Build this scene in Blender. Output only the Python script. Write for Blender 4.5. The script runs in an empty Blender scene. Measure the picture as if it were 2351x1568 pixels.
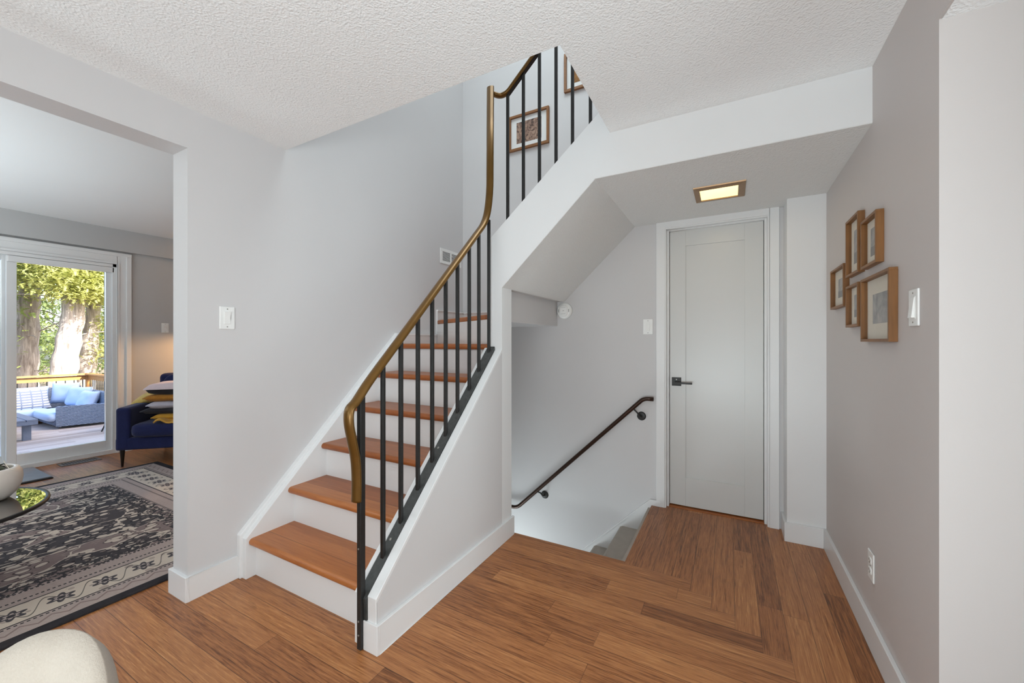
import bpy, bmesh, math, random
from mathutils import Vector, Matrix
C = bpy.context.scene.collection
SC = bpy.context.scene
R = math.radians

# ------------------------------------------------------------------ camera
cam_d = bpy.data.cameras.new('camera')
cam = bpy.data.objects.new('camera', cam_d); C.objects.link(cam)
cam_d.sensor_fit = 'HORIZONTAL'; cam_d.sensor_width = 36.0
cam_d.lens = 36.0 * 912.0 / 2351.0
cam_d.clip_start = 0.02; cam_d.clip_end = 400
YAW = math.atan2(498.5, 912.0)
cam.location = (0, 0, 1.217)
cam.rotation_euler = (R(90), 0, YAW)
SC.camera = cam

# ------------------------------------------------------------------ world, sun, lamps, exposure
w = bpy.data.worlds.new('sky'); SC.world = w; w.use_nodes = True
wn = w.node_tree.nodes; wl = w.node_tree.links
for n in list(wn): wn.remove(n)
sky = wn.new('ShaderNodeTexSky'); sky.sky_type = 'NISHITA'; sky.sun_disc = False
sky.sun_elevation = R(38); sky.sun_rotation = R(60); sky.altitude = 100; sky.air_density = 1.0; sky.dust_density = 3.0
bg = wn.new('ShaderNodeBackground'); bg.inputs['Strength'].default_value = 0.9
wo = wn.new('ShaderNodeOutputWorld')
wl.new(sky.outputs[0], bg.inputs[0]); wl.new(bg.outputs[0], wo.inputs[0])

def lamp(name, kind, loc, energy, color=(1, 1, 1), rot=None, size=None, sizey=None, aim=None, radius=None, angle=None, spread=None):
    d = bpy.data.lights.new(name, kind); d.energy = energy; d.color = color
    if kind == 'AREA':
        d.shape = 'RECTANGLE'; d.size = size; d.size_y = sizey or size
    if spread is not None: d.spread = R(spread)
    if radius is not None: d.shadow_soft_size = radius
    if angle is not None: d.angle = angle
    o = bpy.data.objects.new(name, d); C.objects.link(o); o.location = loc
    if aim is not None: o.rotation_euler = Vector(aim).to_track_quat('-Z', 'Y').to_euler()
    elif rot: o.rotation_euler = rot
    return o

WB = (0.83, 0.955, 1.0)
lamp('sun', 'SUN', (5, 5, 12), 14, (1.0, 0.93, 0.80), aim=(-0.80, -0.30, -0.55), angle=R(0.6))
lamp('dining_back_fill', 'AREA', (-0.8, -3.3, 1.2), 7, WB, aim=(0, 1, 0.02), size=3.2, sizey=1.7)  # added fill lamp behind the camera; no window is built here
lamp('dining_side_fill', 'AREA', (-2.15, -2.9, 1.35), 40, WB, aim=(1, 0.6, 0.05), size=1.6, sizey=1.5)  # added fill to brighten the right wall; no window here either
lamp('dining_bounce_fill', 'AREA', (-0.1, -1.5, 0.55), 68, WB, aim=(0.05, 0.65, 1), size=1.4, sizey=1.0)  # unseen area lamp added to stand for light bounced up to the ceiling
lamp('side_hall_fill', 'AREA', (2.35, 0.35, 1.1), 21.5, WB, aim=(-1, 0.10, -0.05), size=1.8, sizey=1.7, spread=88)  # added fill aimed at the stringer and left walls, not a window
lamp('camera_flash', 'POINT', (0.10, -0.26, 1.40), 11, (1.0, 0.98, 0.96), radius=0.06)
lamp('upstairs_fill', 'AREA', (-1.0, 1.9, 4.85), 45, WB, aim=(0, 0, -1), size=1.6, sizey=1.2)  # unseen area lamp added for the ambient light from upstairs
lamp('living_up_fill', 'AREA', (-4.3, -1.5, 0.8), 78, WB, aim=(-0.1, 0.3, 1), size=2.0, sizey=2.0, spread=125)  # unseen upward fill added to brighten the living room ceiling
lamp('basement_fill', 'AREA', (-1.95, 2.45, -1.05), 13, WB, aim=(0.7, -0.05, 1), size=0.5, sizey=0.5)  # unseen fill added to lift the dark lower stairwell

SC.view_settings.view_transform = 'Standard'; SC.view_settings.look = 'None'
SC.view_settings.exposure = -0.04; SC.view_settings.gamma = 1.0
SC.view_settings.use_curve_mapping = False
try:
    SC.cycles.use_denoising = True
    SC.cycles.max_bounces = 8; SC.cycles.diffuse_bounces = 5; SC.cycles.glossy_bounces = 3
    SC.cycles.transparent_max_bounces = 12; SC.cycles.caustics_reflective = False; SC.cycles.caustics_refractive = False
    SC.cycles.sample_clamp_indirect = 6.0
except Exception: pass

# ------------------------------------------------------------------ materials
def lin(c):
    return tuple((v / 255 / 12.92) if v / 255 <= 0.04045 else ((v / 255 + 0.055) / 1.055) ** 2.4 for v in c) + (1.0,)
class N:
    """small node-building helper"""
    def __init__(s, name):
        s.m = bpy.data.materials.new(name); s.m.use_nodes = True
        s.t = s.m.node_tree; s.b = s.t.nodes['Principled BSDF']; s.o = s.t.nodes['Material Output']
    def n(s, typ, **kw):
        x = s.t.nodes.new(typ)
        for k, v in kw.items(): setattr(x, k, v)
        return x
    def put(s, sock, v):
        if v is None: return
        if isinstance(v, bpy.types.NodeSocket): s.t.links.new(v, sock)
        else: sock.default_value = v
    def math(s, op, a, b=None, c=None):
        x = s.n('ShaderNodeMath', operation=op)
        s.put(x.inputs[0], a); s.put(x.inputs[1], b); s.put(x.inputs[2], c)
        return x.outputs[0]
    def coord(s, scale=(1, 1, 1), which='Object'):
        tc = s.n('ShaderNodeTexCoord'); mp = s.n('ShaderNodeMapping')
        s.t.links.new(tc.outputs[which], mp.inputs[0]); mp.inputs['Scale'].default_value = scale
        return mp.outputs[0]
    def sep(s, v):
        x = s.n('ShaderNodeSeparateXYZ'); s.put(x.inputs[0], v); return x.outputs
    def comb(s, x, y, z=0.0):
        c = s.n('ShaderNodeCombineXYZ'); s.put(c.inputs[0], x); s.put(c.inputs[1], y); s.put(c.inputs[2], z); return c.outputs[0]
    def noise(s, vec, scale=5, detail=4, rough=0.5, dist=0.0):
        x = s.n('ShaderNodeTexNoise'); s.put(x.inputs['Vector'], vec)
        x.inputs['Scale'].default_value = scale; x.inputs['Detail'].default_value = detail
        x.inputs['Roughness'].default_value = rough; x.inputs['Distortion'].default_value = dist
        return x.outputs[0]
    def vor(s, vec, scale, feature='F1', out=0, rnd=1.0):
        x = s.n('ShaderNodeTexVoronoi', feature=feature); s.put(x.inputs['Vector'], vec)
        x.inputs['Scale'].default_value = scale; x.inputs['Randomness'].default_value = rnd
        return x.outputs[out]
    def white(s, vec):
        x = s.n('ShaderNodeTexWhiteNoise', noise_dimensions='3D'); s.put(x.inputs[0], vec); return x.outputs[0]
    def ramp(s, fac, stops, interp='LINEAR'):
        x = s.n('ShaderNodeValToRGB'); s.put(x.inputs[0], fac); cr = x.color_ramp; cr.interpolation = interp
        while len(cr.elements) < len(stops): cr.elements.new(0.5)
        for e, (p, c) in zip(cr.elements, stops): e.position = p; e.color = c
        return x.outputs[0]
    def mix(s, fac, a, b, blend='MIX'):
        x = s.n('ShaderNodeMix', data_type='RGBA', blend_type=blend)
        s.put(x.inputs[0], fac); s.put(x.inputs[6], a); s.put(x.inputs[7], b); return x.outputs[2]
    def bump(s, h, strength=0.3, dist=0.005):
        x = s.n('ShaderNodeBump'); s.put(x.inputs['Height'], h)
        x.inputs['Strength'].default_value = strength; x.inputs['Distance'].default_value = dist
        s.t.links.new(x.outputs[0], s.b.inputs['Normal']); return x
    def base(s, col, rough=0.5, metal=0.0, spec=0.5):
        s.put(s.b.inputs['Base Color'], col); s.put(s.b.inputs['Roughness'], rough)
        s.b.inputs['Metallic'].default_value = metal; s.b.inputs['Specular IOR Level'].default_value = spec
        return s.m

def paint(name, rgb, rough=0.6, bump=0.06, scale=160, spec=0.3):
    a = N(name); v = a.coord()
    n1 = a.noise(v, 1.7, 3, 0.6)
    c = a.mix(n1, lin(tuple(x - 2 for x in rgb)), lin(tuple(min(255, x + 2) for x in rgb)))
    a.bump(a.noise(v, scale, 2), bump, 0.002)
    return a.base(c, rough, 0, spec)
def plain(name, rgb, rough=0.5, metal=0.0, spec=0.5, nscale=40, var=6):
    a = N(name); v = a.coord(); n1 = a.noise(v, nscale, 3)
    c = a.mix(n1, lin(tuple(max(0, x - var) for x in rgb)), lin(tuple(min(255, x + var) for x in rgb)))
    return a.base(c, rough, metal, spec)
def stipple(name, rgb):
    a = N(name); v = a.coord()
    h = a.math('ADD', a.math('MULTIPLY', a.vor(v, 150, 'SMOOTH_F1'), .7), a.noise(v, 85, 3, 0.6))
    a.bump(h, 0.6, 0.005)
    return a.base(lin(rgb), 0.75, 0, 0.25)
def fabric(name, rgb, rgb2=None, scale=350, rough=0.95, bump=0.3, stretch=(1, 1, 1)):
    a = N(name); v = a.coord(stretch); rgb2 = rgb2 or tuple(max(0, x - 22) for x in rgb)
    n = a.noise(v, scale, 2, 0.7); n2 = a.noise(v, 18, 3)
    c = a.mix(a.math('MULTIPLY', a.math('ADD', n, n2), 0.5), lin(rgb2), lin(rgb))
    a.bump(n, bump, 0.003)
    a.b.inputs['Sheen Weight'].default_value = 0.15
    return a.base(c, rough, 0, 0.15)

def planks(name, axis, wid, length, v0, stops, rough=0.3, gap=0.018, grain=(2.2, 75), streak=0.5, spec=0.5, gapc=(60, 32, 16), var=0.36, fine=0.22, knots=0.30):
    """strip flooring: rows across, random lengths along, stretched grain"""
    a = N(name); s = a.sep(a.coord())
    u, v = (s[0], s[1]) if axis == 'X' else (s[1], s[0])
    r = a.math('DIVIDE', a.math('SUBTRACT', v, v0), wid)
    row = a.math('FLOOR', r); fr = a.math('FRACT', r)
    rnd = a.white(a.comb(row, 3.7, 1.3))
    q = a.math('DIVIDE', a.math('ADD', u, a.math('MULTIPLY', rnd, length)), length)
    colm = a.math('FLOOR', q); fq = a.math('FRACT', q)
    rnd2 = a.white(a.comb(row, colm, 9.1))
    gv = a.comb(a.math('MULTIPLY', u, grain[0]), a.math('MULTIPLY', v, grain[1]), a.math('MULTIPLY', rnd2, 40))
    g = a.noise(gv, 1.0, 6, 0.65, 0.6)
    gv2 = a.comb(a.math('MULTIPLY', u, grain[0] * 3), a.math('MULTIPLY', v, grain[1] * 2.2), a.math('MULTIPLY', rnd2, 17))
    g2 = a.noise(gv2, 1.0, 4, 0.6)
    gv3 = a.comb(a.math('MULTIPLY', u, 6.0), a.math('MULTIPLY', v, 22.0), a.math('MULTIPLY', rnd2, 31))
    kn = a.ramp(a.noise(gv3, 1.0, 3, 0.6), [(0.64, (0, 0, 0, 1)), (0.76, (1, 1, 1, 1))])
    f = a.math('ADD', a.math('MULTIPLY', g, streak), a.math('MULTIPLY', rnd2, var))
    f = a.math('ADD', f, a.math('MULTIPLY', g2, fine))
    c = a.ramp(f, stops)
    c = a.mix(a.math('MULTIPLY', kn, knots), c, lin((92, 50, 24)))
    e1 = a.math('LESS_THAN', a.math('MINIMUM', fr, a.math('SUBTRACT', 1.0, fr)), gap)
    e2 = a.math('LESS_THAN', fq, 0.0016)
    e = a.math('MAXIMUM', e1, a.math('MULTIPLY', e2, 0.55))
    c = a.mix(a.math('MULTIPLY', e, 0.72), c, lin(gapc))
    a.bump(a.math('SUBTRACT', a.math('MULTIPLY', g, 0.25), e), 0.12, 0.002)
    rr = a.math('ADD', rough, a.math('MULTIPLY', g2, 0.12))
    return a.base(c, rr, 0, spec)

BAM = [(0.36, lin((78, 42, 18))), (0.48, lin((130, 78, 40))), (0.57, lin((160, 102, 58))), (0.67, lin((176, 118, 70))), (0.82, lin((212, 154, 100)))]
OAK = [(0.28, lin((96, 46, 14))), (0.45, lin((136, 72, 27))), (0.6, lin((156, 88, 40))), (0.8, lin((178, 110, 58)))]
DECK = [(0.3, lin((150, 134, 125))), (0.5, lin((186, 170, 161))), (0.8, lin((208, 194, 185)))]
m_wall = paint('wall_paint', (207, 205, 205), 0.55)
m_wall_warm = paint('wall_paint_warm', (203, 196, 193), 0.55)
m_wall_grey = paint('wall_paint_grey', (186, 186, 186), 0.6)
m_trim = paint('trim_paint', (226, 226, 226), 0.32, 0.02, 60, 0.5)
m_door = paint('door_paint', (208, 208, 206), 0.30, 0.02, 60, 0.5)
m_ceil = stipple('ceiling_stipple', (243, 244, 244))
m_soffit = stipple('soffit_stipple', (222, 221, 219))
m_ceil2 = paint('living_ceiling_paint', (226, 226, 226), 0.7)
m_floor_x = planks('bamboo_planks_across', 'X', 0.0945, 1.9, 2.209, BAM, rough=.32, gap=.012, grain=(5.0, 120), streak=.62, var=.15, fine=.34, knots=.55)
m_floor_y = planks('bamboo_planks_deep', 'Y', 0.0945, 1.8, 0.022, BAM, rough=.32, gap=.012, grain=(5.0, 120), streak=.62, var=.17, fine=.34, knots=.55)
m_tread = planks('oak_tread', 'X', 0.207, 6.0, 0.057, OAK, rough=0.28, gap=0.007, grain=(3, 60), streak=0.6, gapc=(90, 46, 20), var=.3, fine=.26, knots=.2)
m_deck = planks('deck_boards', 'Y', 0.14, 3.6, 0.0, DECK, rough=0.7, gap=0.03, grain=(1.5, 40), spec=0.2, gapc=(96, 82, 76))
m_rail = plain('bronze_handrail', (110, 78, 30), 0.30, 0.55, 0.6, 30, 6)
m_black = plain('black_steel', (42, 41, 40), 0.45, 0.35, 0.5, 80, 6)
m_bar = plain('worn_black_steel', (66, 67, 66), 0.5, 0.3, 0.5, 60, 18)
m_screw = plain('zinc_screw', (150, 148, 142), 0.35, 0.8)
m_dkrail = plain('dark_bronze_pipe', (58, 38, 28), 0.33, 0.5, 0.6, 30, 6)
m_white = plain('white_plastic', (236, 236, 234), 0.3, 0, 0.5, 20, 2)
m_slot = plain('dark_slot', (70, 70, 68), 0.7)
m_carpet = fabric('stair_carpet', (196, 188, 178), (160, 152, 143), 420, 1.0, 0.8)
def woodf(name, rgb, rgb2, axis=2, rough=0.45):
    a = N(name); sc = [55, 55, 55]; sc[axis] = 4
    v = a.coord(tuple(sc)); n = a.noise(v, 1.0, 5, 0.6, 0.8); n2 = a.noise(a.coord((6, 6, 6)), 1, 2)
    c = a.mix(a.math('MULTIPLY', a.math('ADD', n, n2), 0.52), lin(rgb2), lin(rgb))
    return a.base(c, rough, 0, 0.4)
m_frame = woodf('oak_frame_wood', (164, 112, 60), (70, 42, 20))
m_frame2 = woodf('walnut_frame_wood', (160, 112, 70), (96, 60, 34), 0)
m_mat = paint('mat_card', (224, 214, 196), 0.8, 0.02)
m_matw = paint('white_mat_card', (238, 238, 236), 0.8, 0.02)
def printmat(name, cols, scale=14, dist=1.5, bump=None):
    a = N(name); v = a.coord(); n = a.noise(v, scale, 5, 0.6, dist)
    k = len(cols)
    c = a.ramp(n, [(0.28 + 0.46 * i / max(1, k - 1), lin(cc)) for i, cc in enumerate(cols)])
    return a.base(c, 0.6, 0, 0.3)
m_print = printmat('faded_landscape_print', [(120, 118, 116), (150, 148, 146), (176, 172, 168), (196, 190, 180)], 9)
m_print_fur = printmat('brown_animal_print', [(40, 34, 34), (92, 72, 62), (150, 120, 104), (184, 152, 130), (110, 114, 118)], 16, 2.2)
m_print_gold = printmat('golden_print', [(60, 40, 20), (150, 100, 36), (206, 156, 66)], 12)
def glassm(name, tint=(1, 1, 1, 1), refl=0.08, rough=0.0):
    a = N(name); tr = a.n('ShaderNodeBsdfTransparent'); tr.inputs[0].default_value = tint
    gl = a.n('ShaderNodeBsdfGlossy'); gl.inputs['Roughness'].default_value = rough
    fz = a.n('ShaderNodeFresnel'); fz.inputs['IOR'].default_value = 1.45
    mx = a.n('ShaderNodeMixShader')
    a.put(mx.inputs[0], a.math('MULTIPLY', fz.outputs[0], refl)); a.t.links.new(tr.outputs[0], mx.inputs[1]); a.t.links.new(gl.outputs[0], mx.inputs[2])
    a.t.links.new(mx.outputs[0], a.o.inputs[0]); return a.m
m_pane = glassm('window_glass', (0.97, 0.98, 0.98, 1), 0.6)
m_picglass = glassm('picture_glass', (0.99, 0.99, 0.99, 1), 0.16)
m_tabletop = glassm('smoked_glass', (0.36, 0.38, 0.36, 1), 3.2)
a = N('warm_diffuser'); a.base(lin((255, 240, 190)), 0.6)
a.put(a.b.inputs['Emission Color'], a.mix(a.noise(a.coord(), 4, 2), (1.0, 0.72, 0.22, 1), (1.0, 0.90, 0.55, 1))); a.b.inputs['Emission Strength'].default_value = 1.35
m_glow = a.m
m_lampframe = plain('brushed_bronze', (150, 118, 86), 0.4, 0.6)
m_navy = fabric('navy_velvet', (40, 46, 88), (22, 27, 58), 220)
m_legblack = plain('black_wood', (24, 22, 20), 0.4)
m_linen = fabric('cream_linen', (184, 175, 164), (160, 151, 139), 260)
m_ceramic = plain('cream_ceramic', (224, 214, 204), 0.45)
m_leaf_dry = plain('dried_leaf', (104, 108, 92), 0.8, 0, 0.2, 25, 24)
m_greymat = fabric('grey_mat_weave', (150, 152, 154), (112, 114, 118), 300)
m_blackedge = plain('black_edge', (22, 20, 20), 0.5)
m_register = plain('pewter_register', (110, 106, 100), 0.4, 0.5)
m_mustard = fabric('mustard_knit', (206, 158, 62), (158, 110, 34), 160)
m_must_fur = fabric('mustard_fur', (190, 130, 54), (130, 82, 28), 90, 1.0, 0.9)
m_lilac = fabric('lilac_grey_cotton', (190, 186, 196), (160, 156, 168), 120)
m_char = fabric('charcoal_cotton', (52, 50, 54), (34, 32, 36), 200)
m_pinkw = fabric('pale_pink_cotton', (222, 206, 208), (196, 178, 184), 60)
m_offw = fabric('off_white_tuft', (228, 222, 214), (200, 194, 186), 70)
m_ltblue = fabric('pale_blue_canvas', (186, 204, 232), (168, 188, 220), 120)
a = N('striped_pillow_weave'); s_ = a.sep(a.coord(which='Generated'))
st = a.math('FRACT', a.math('MULTIPLY', s_[2], 8.0)); k = a.math('GREATER_THAN', st, 0.5)
tf = a.math('MULTIPLY', k, a.math('GREATER_THAN', a.math('FRACT', a.math('MULTIPLY', s_[1], 5.0)), 0.16))
m_stripe = a.base(a.mix(tf, lin((140, 146, 160)), lin((226, 228, 234))), 0.95, 0, 0.1)
a = N('blue_grey_wicker'); s_ = a.sep(a.coord((1, 1, 1)))
wv = a.math('SINE', a.math('ADD', a.math('MULTIPLY', s_[2], 210.0), a.math('MULTIPLY', a.math('SIGN', a.math('SINE', a.math('MULTIPLY', a.math('ADD', s_[1], s_[0]), 60.0))), 1.57)))
a.bump(wv, 0.8, 0.008)
m_wicker = a.base(a.mix(a.math('MULTIPLY', a.math('ADD', wv, 1.0), 0.5), lin((78, 92, 116)), lin((140, 154, 178))), 0.6)
m_slat = plain('slate_grey_paint', (104, 112, 130), 0.5)
m_cedar = woodf('cedar_rail_wood', (214, 160, 96), (150, 96, 52), 1, 0.6)
m_bark = N('cedar_bark'); v = m_bark.coord((14, 14, 1.6)); n_ = m_bark.noise(v, 1.0, 6, 0.65, 0.7)
m_bark.bump(n_, 0.8, 0.03); m_bark = m_bark.base(m_bark.ramp(n_, [(0.3, lin((124, 112, 106))), (0.55, lin((190, 178, 172))), (0.8, lin((232, 222, 216)))]), 0.9, 0, 0.1)
def leafm(name, c1, c2):
    a = N(name); n = a.white(a.coord((3, 3, 3))); n2 = a.noise(a.coord(), 2.5, 3)
    c = a.mix(n2, lin(c1), lin(c2)); a.base(c, 0.6, 0, 0.2)
    tl = a.n('ShaderNodeBsdfTranslucent'); a.put(tl.inputs[0], c)
    mx = a.n('ShaderNodeMixShader'); mx.inputs[0].default_value = 0.4
    a.t.links.new(a.b.outputs[0], mx.inputs[1]); a.t.links.new(tl.outputs[0], mx.inputs[2]); a.t.links.new(mx.outputs[0], a.o.inputs[0])
    return a.m
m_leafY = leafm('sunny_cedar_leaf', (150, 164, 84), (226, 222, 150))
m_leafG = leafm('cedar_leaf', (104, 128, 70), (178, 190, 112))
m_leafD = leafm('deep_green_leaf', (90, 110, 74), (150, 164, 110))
m_ground = plain('leaf_litter', (126, 110, 88), 0.95, 0, 0.1, 3, 20)
m_roof = plain('roof_shingle', (80, 78, 76), 0.9)
m_siding = plain('house_siding', (196, 194, 190), 0.8)

# ------------------------------------------------------------------ mesh helpers
class MB:
    def __init__(s, T=None): s.v = []; s.f = []; s.mi = []; s.cur = 0; s.T = T
    def add(s, vs, fs, T=None):
        b = len(s.v); T = T or s.T
        for p in vs:
            p = Vector(p); s.v.append(tuple(T @ p) if T else tuple(p))
        for f in fs: s.f.append(tuple(b + i for i in f)); s.mi.append(s.cur)
    def box(s, x0, x1, y0, y1, z0, z1, T=None):
        s.add([(x0, y0, z0), (x1, y0, z0), (x1, y1, z0), (x0, y1, z0), (x0, y0, z1), (x1, y0, z1), (x1, y1, z1), (x0, y1, z1)],
              [(0, 3, 2, 1), (4, 5, 6, 7), (0, 1, 5, 4), (1, 2, 6, 5), (2, 3, 7, 6), (3, 0, 4, 7)], T)
    def prism(s, poly, axis, a, b, T=None):
        """poly of 2D points extruded along axis ('X': pts are (y,z); 'Y': (x,z); 'Z': (x,y))"""
        def mk(p, t): return {'X': (t, p[0], p[1]), 'Y': (p[0], t, p[1]), 'Z': (p[0], p[1], t)}[axis]
        n = len(poly); vs = [mk(p, a) for p in poly] + [mk(p, b) for p in poly]
        fs = [tuple(range(n)), tuple(range(2 * n - 1, n - 1, -1))] + [(i, (i + 1) % n, n + (i + 1) % n, n + i) for i in range(n)]
        s.add(vs, fs, T)
    def sweep(s, path, rx, ry, seg=12, side=(1, 0, 0), caps=True, radii=None, T=None):
        P = [Vector(p) for p in path]; n = len(P); vs = []; fs = []
        sd = Vector(side)
        for i, p in enumerate(P):
            t = (P[min(i + 1, n - 1)] - P[max(i - 1, 0)]).normalized()
            sd = (sd - t * sd.dot(t)).normalized(); up = t.cross(sd)
            k = radii[i] if radii else 1.0
            for j in range(seg):
                an = 2 * math.pi * j / seg
                vs.append(p + sd * (rx * k * math.cos(an)) + up * (ry * k * math.sin(an)))
        for i in range(n - 1):
            for j in range(seg):
                fs.append((i * seg + j, i * seg + (j + 1) % seg, (i + 1) * seg + (j + 1) % seg, (i + 1) * seg + j))
        if caps: fs += [tuple(range(seg - 1, -1, -1)), tuple((n - 1) * seg + j for j in range(seg))]
        s.add(vs, fs, T)
    def lathe(s, prof, c=(0, 0, 0), seg=32, T=None):
        vs = []; fs = []; n = len(prof)
        for r, z in prof:
            for j in range(seg):
                an = 2 * math.pi * j / seg; vs.append((c[0] + r * math.cos(an), c[1] + r * math.sin(an), c[2] + z))
        for i in range(n - 1):
            for j in range(seg):
                fs.append((i * seg + j, i * seg + (j + 1) % seg, (i + 1) * seg + (j + 1) % seg, (i + 1) * seg + j))
        fs += [tuple(range(seg - 1, -1, -1)), tuple((n - 1) * seg + j for j in range(seg))]
        s.add(vs, fs, T)
    def super(s, c, a, e1=0.5, e2=0.35, nu=28, nv=14, T=None):
        """superellipsoid cushion, half sizes a"""
        def pw(x, e): return math.copysign(abs(x) ** e, x)
        vs = []; fs = []
        for i in range(nv + 1):
            ph = -math.pi / 2 + math.pi * i / nv
            for j in range(nu):
                th = 2 * math.pi * j / nu
                vs.append((c[0] + a[0] * pw(math.cos(ph), e1) * pw(math.cos(th), e2), c[1] + a[1] * pw(math.cos(ph), e1) * pw(math.sin(th), e2), c[2] + a[2] * pw(math.sin(ph), e1)))
        for i in range(nv):
            for j in range(nu): fs.append((i * nu + j, i * nu + (j + 1) % nu, (i + 1) * nu + (j + 1) % nu, (i + 1) * nu + j))
        s.add(vs, fs, T)
    def pillow(s, a, b, t, n=14, T=None, seed=0, p=4):
        """knife-edge pillow in its local XY plane"""
        rg = random.Random(seed); vs = []; fs = []
        for sg in (1, -1):
            b0 = len(vs)
            for i in range(n + 1):
                for j in range(n + 1):
                    x = -1 + 2 * i / n; y = -1 + 2 * j / n
                    z = t * ((1 - x ** p) * (1 - y ** p)) ** 0.5 * (1 + 0.08 * math.sin(5 * x + seed) * math.cos(4 * y))
                    k = 1 - 0.07 * (1 - y * y) if abs(x) > 0.01 else 1
                    kk = 1 - 0.07 * (1 - x * x)
                    vs.append((a * x * (1 - 0.06 * (1 - y * y)), b * y * (1 - 0.06 * (1 - x * x)), sg * max(z, 0.004)))
            for i in range(n):
                for j in range(n):
                    q = (b0 + i * (n + 1) + j, b0 + (i + 1) * (n + 1) + j, b0 + (i + 1) * (n + 1) + j + 1, b0 + i * (n + 1) + j + 1)
                    fs.append(q if sg > 0 else q[::-1])
        m = (n + 1) ** 2
        ring = [i * (n + 1) for i in range(n + 1)] + [n * (n + 1) + j for j in range(1, n + 1)] + [i * (n + 1) + n for i in range(n - 1, -1, -1)] + [j for j in range(n - 1, 0, -1)]
        for q in range(len(ring)):
            p0, p1 = ring[q], ring[(q + 1) % len(ring)]; fs.append((p0, m + p0, m + p1, p1))
        s.add(vs, fs, T)
    def build(s, name, mat, parent=None, smooth=False, bevel=0.0, seg=2, sub=0):
        me = bpy.data.meshes.new(name); o = bpy.data.objects.new(name, me); C.objects.link(o)
        if parent is None:
            xs = [p[0] for p in s.v]; ys = [p[1] for p in s.v]; zs = [p[2] for p in s.v]
            og = Vector(((min(xs) + max(xs)) / 2, (min(ys) + max(ys)) / 2, min(zs))) if not KEEP0 else Vector((0, 0, 0))
            o.location = og; o['_w'] = tuple(og)
        else:
            og = Vector(parent['_w']); o.parent = parent; o['_w'] = tuple(og)
        me.from_pydata([tuple(Vector(p) - og) for p in s.v], [], s.f)
        for mm in (mat if isinstance(mat, (list, tuple)) else [mat]): me.materials.append(mm)
        for p, i in zip(me.polygons, s.mi): p.material_index = i; p.use_smooth = smooth
        bm = bmesh.new(); bm.from_mesh(me); bmesh.ops.remove_doubles(bm, verts=bm.verts, dist=1e-6)
        bmesh.ops.recalc_face_normals(bm, faces=bm.faces); bm.to_mesh(me); bm.free()
        if bevel:
            b = o.modifiers.new('bevel', 'BEVEL'); b.width = bevel; b.segments = seg; b.limit_method = 'ANGLE'; b.angle_limit = R(35)
        if sub:
            u = o.modifiers.new('subdivision', 'SUBSURF'); u.levels = sub; u.render_levels = sub
        return o
KEEP0 = False
def struct(name, mb, mat, **kw):
    global KEEP0
    KEEP0 = True; o = mb.build(name, mat, **kw); KEEP0 = False
    o['kind'] = 'structure'; return o
def tag(o, label, cat, group=None):
    o['label'] = label; o['category'] = cat
    if group: o['group'] = group
    return o
def thing(name, loc, label, cat, group=None):
    o = bpy.data.objects.new(name, None); C.objects.link(o); o.location = loc; o['_w'] = tuple(loc)
    o.empty_display_size = 0.1
    return tag(o, label, cat, group)
def bx(*a, T=None):
    m = MB(T); m.box(*a); return m
def smooth_path(pts, n=8):
    P = [Vector(p) for p in pts]; out = []
    for i in range(len(P) - 1):
        p0 = P[max(i - 1, 0)]; p1 = P[i]; p2 = P[i + 1]; p3 = P[min(i + 2, len(P) - 1)]
        for k in range(n):
            t = k / n
            out.append(0.5 * ((2 * p1) + (p2 - p0) * t + (2 * p0 - 5 * p1 + 4 * p2 - p3) * t * t + (3 * p1 - p0 - 3 * p2 + p3) * t ** 3))
    out.append(P[-1]); return out
def fillet(pts, rad=0.05, n=6):
    P = [Vector(p) for p in pts]; out = [P[0]]
    for i in range(1, len(P) - 1):
        d0 = P[i - 1] - P[i]; d1 = P[i + 1] - P[i]; r = min(rad, d0.length * .45, d1.length * .45)
        a_ = P[i] + d0.normalized() * r; b_ = P[i] + d1.normalized() * r
        for k in range(n + 1):
            t = k / n; out.append(a_ * (1 - t) ** 2 + P[i] * 2 * t * (1 - t) + b_ * t * t)
    out.append(P[-1]); return out

# ------------------------------------------------------------------ key dimensions (metres)
XL, XR, YF = -2.229, 0.502, 3.10          # left wall, right wall, far wall
XLB = -2.372                              # living-room side of the left wall
ZC, ZC2, ZS = 2.315, 2.44, 2.095          # hall, living and stair-soffit ceilings
XW = -5.889                               # living-room window wall
YB = -3.6                                 # wall behind the camera

# ------------------------------------------------------------------ floor
mb = MB()
mb.box(XW - 0.16, 2.6, YB, 1.10, -0.25, 0)          # whole storey in front of the stairs
mb.box(XW - 0.16, XL, 1.10, 4.0, -0.25, 0)          # living room side
mb.box(XL, -1.206, 1.10, 2.2, -0.25, -0.0)          # under the stairs
steps = [(-0.506, -0.17, 2.209), (-0.17, -0.073, 2.1145), (-0.073, 0.022, 2.02), (0.022, 0.1165, 1.9255), (0.1165, 0.211, 1.831), (0.211, 0.3055, 1.7365), (0.3055, 0.40, 1.642), (0.40, 0.51, 1.5475)]
mb.box(-1.206, -0.506, 1.10, 2.228, -0.25, 0)
for x0, x1, yy in steps: mb.box(x0, x1, 1.10, yy, -0.25, 0)
mb.cur = 1
for x0, x1, yy in steps: mb.box(x0, x1, yy, 3.25, -0.25, 0)
floor = struct('floor', mb, [m_floor_x, m_floor_y])

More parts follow.
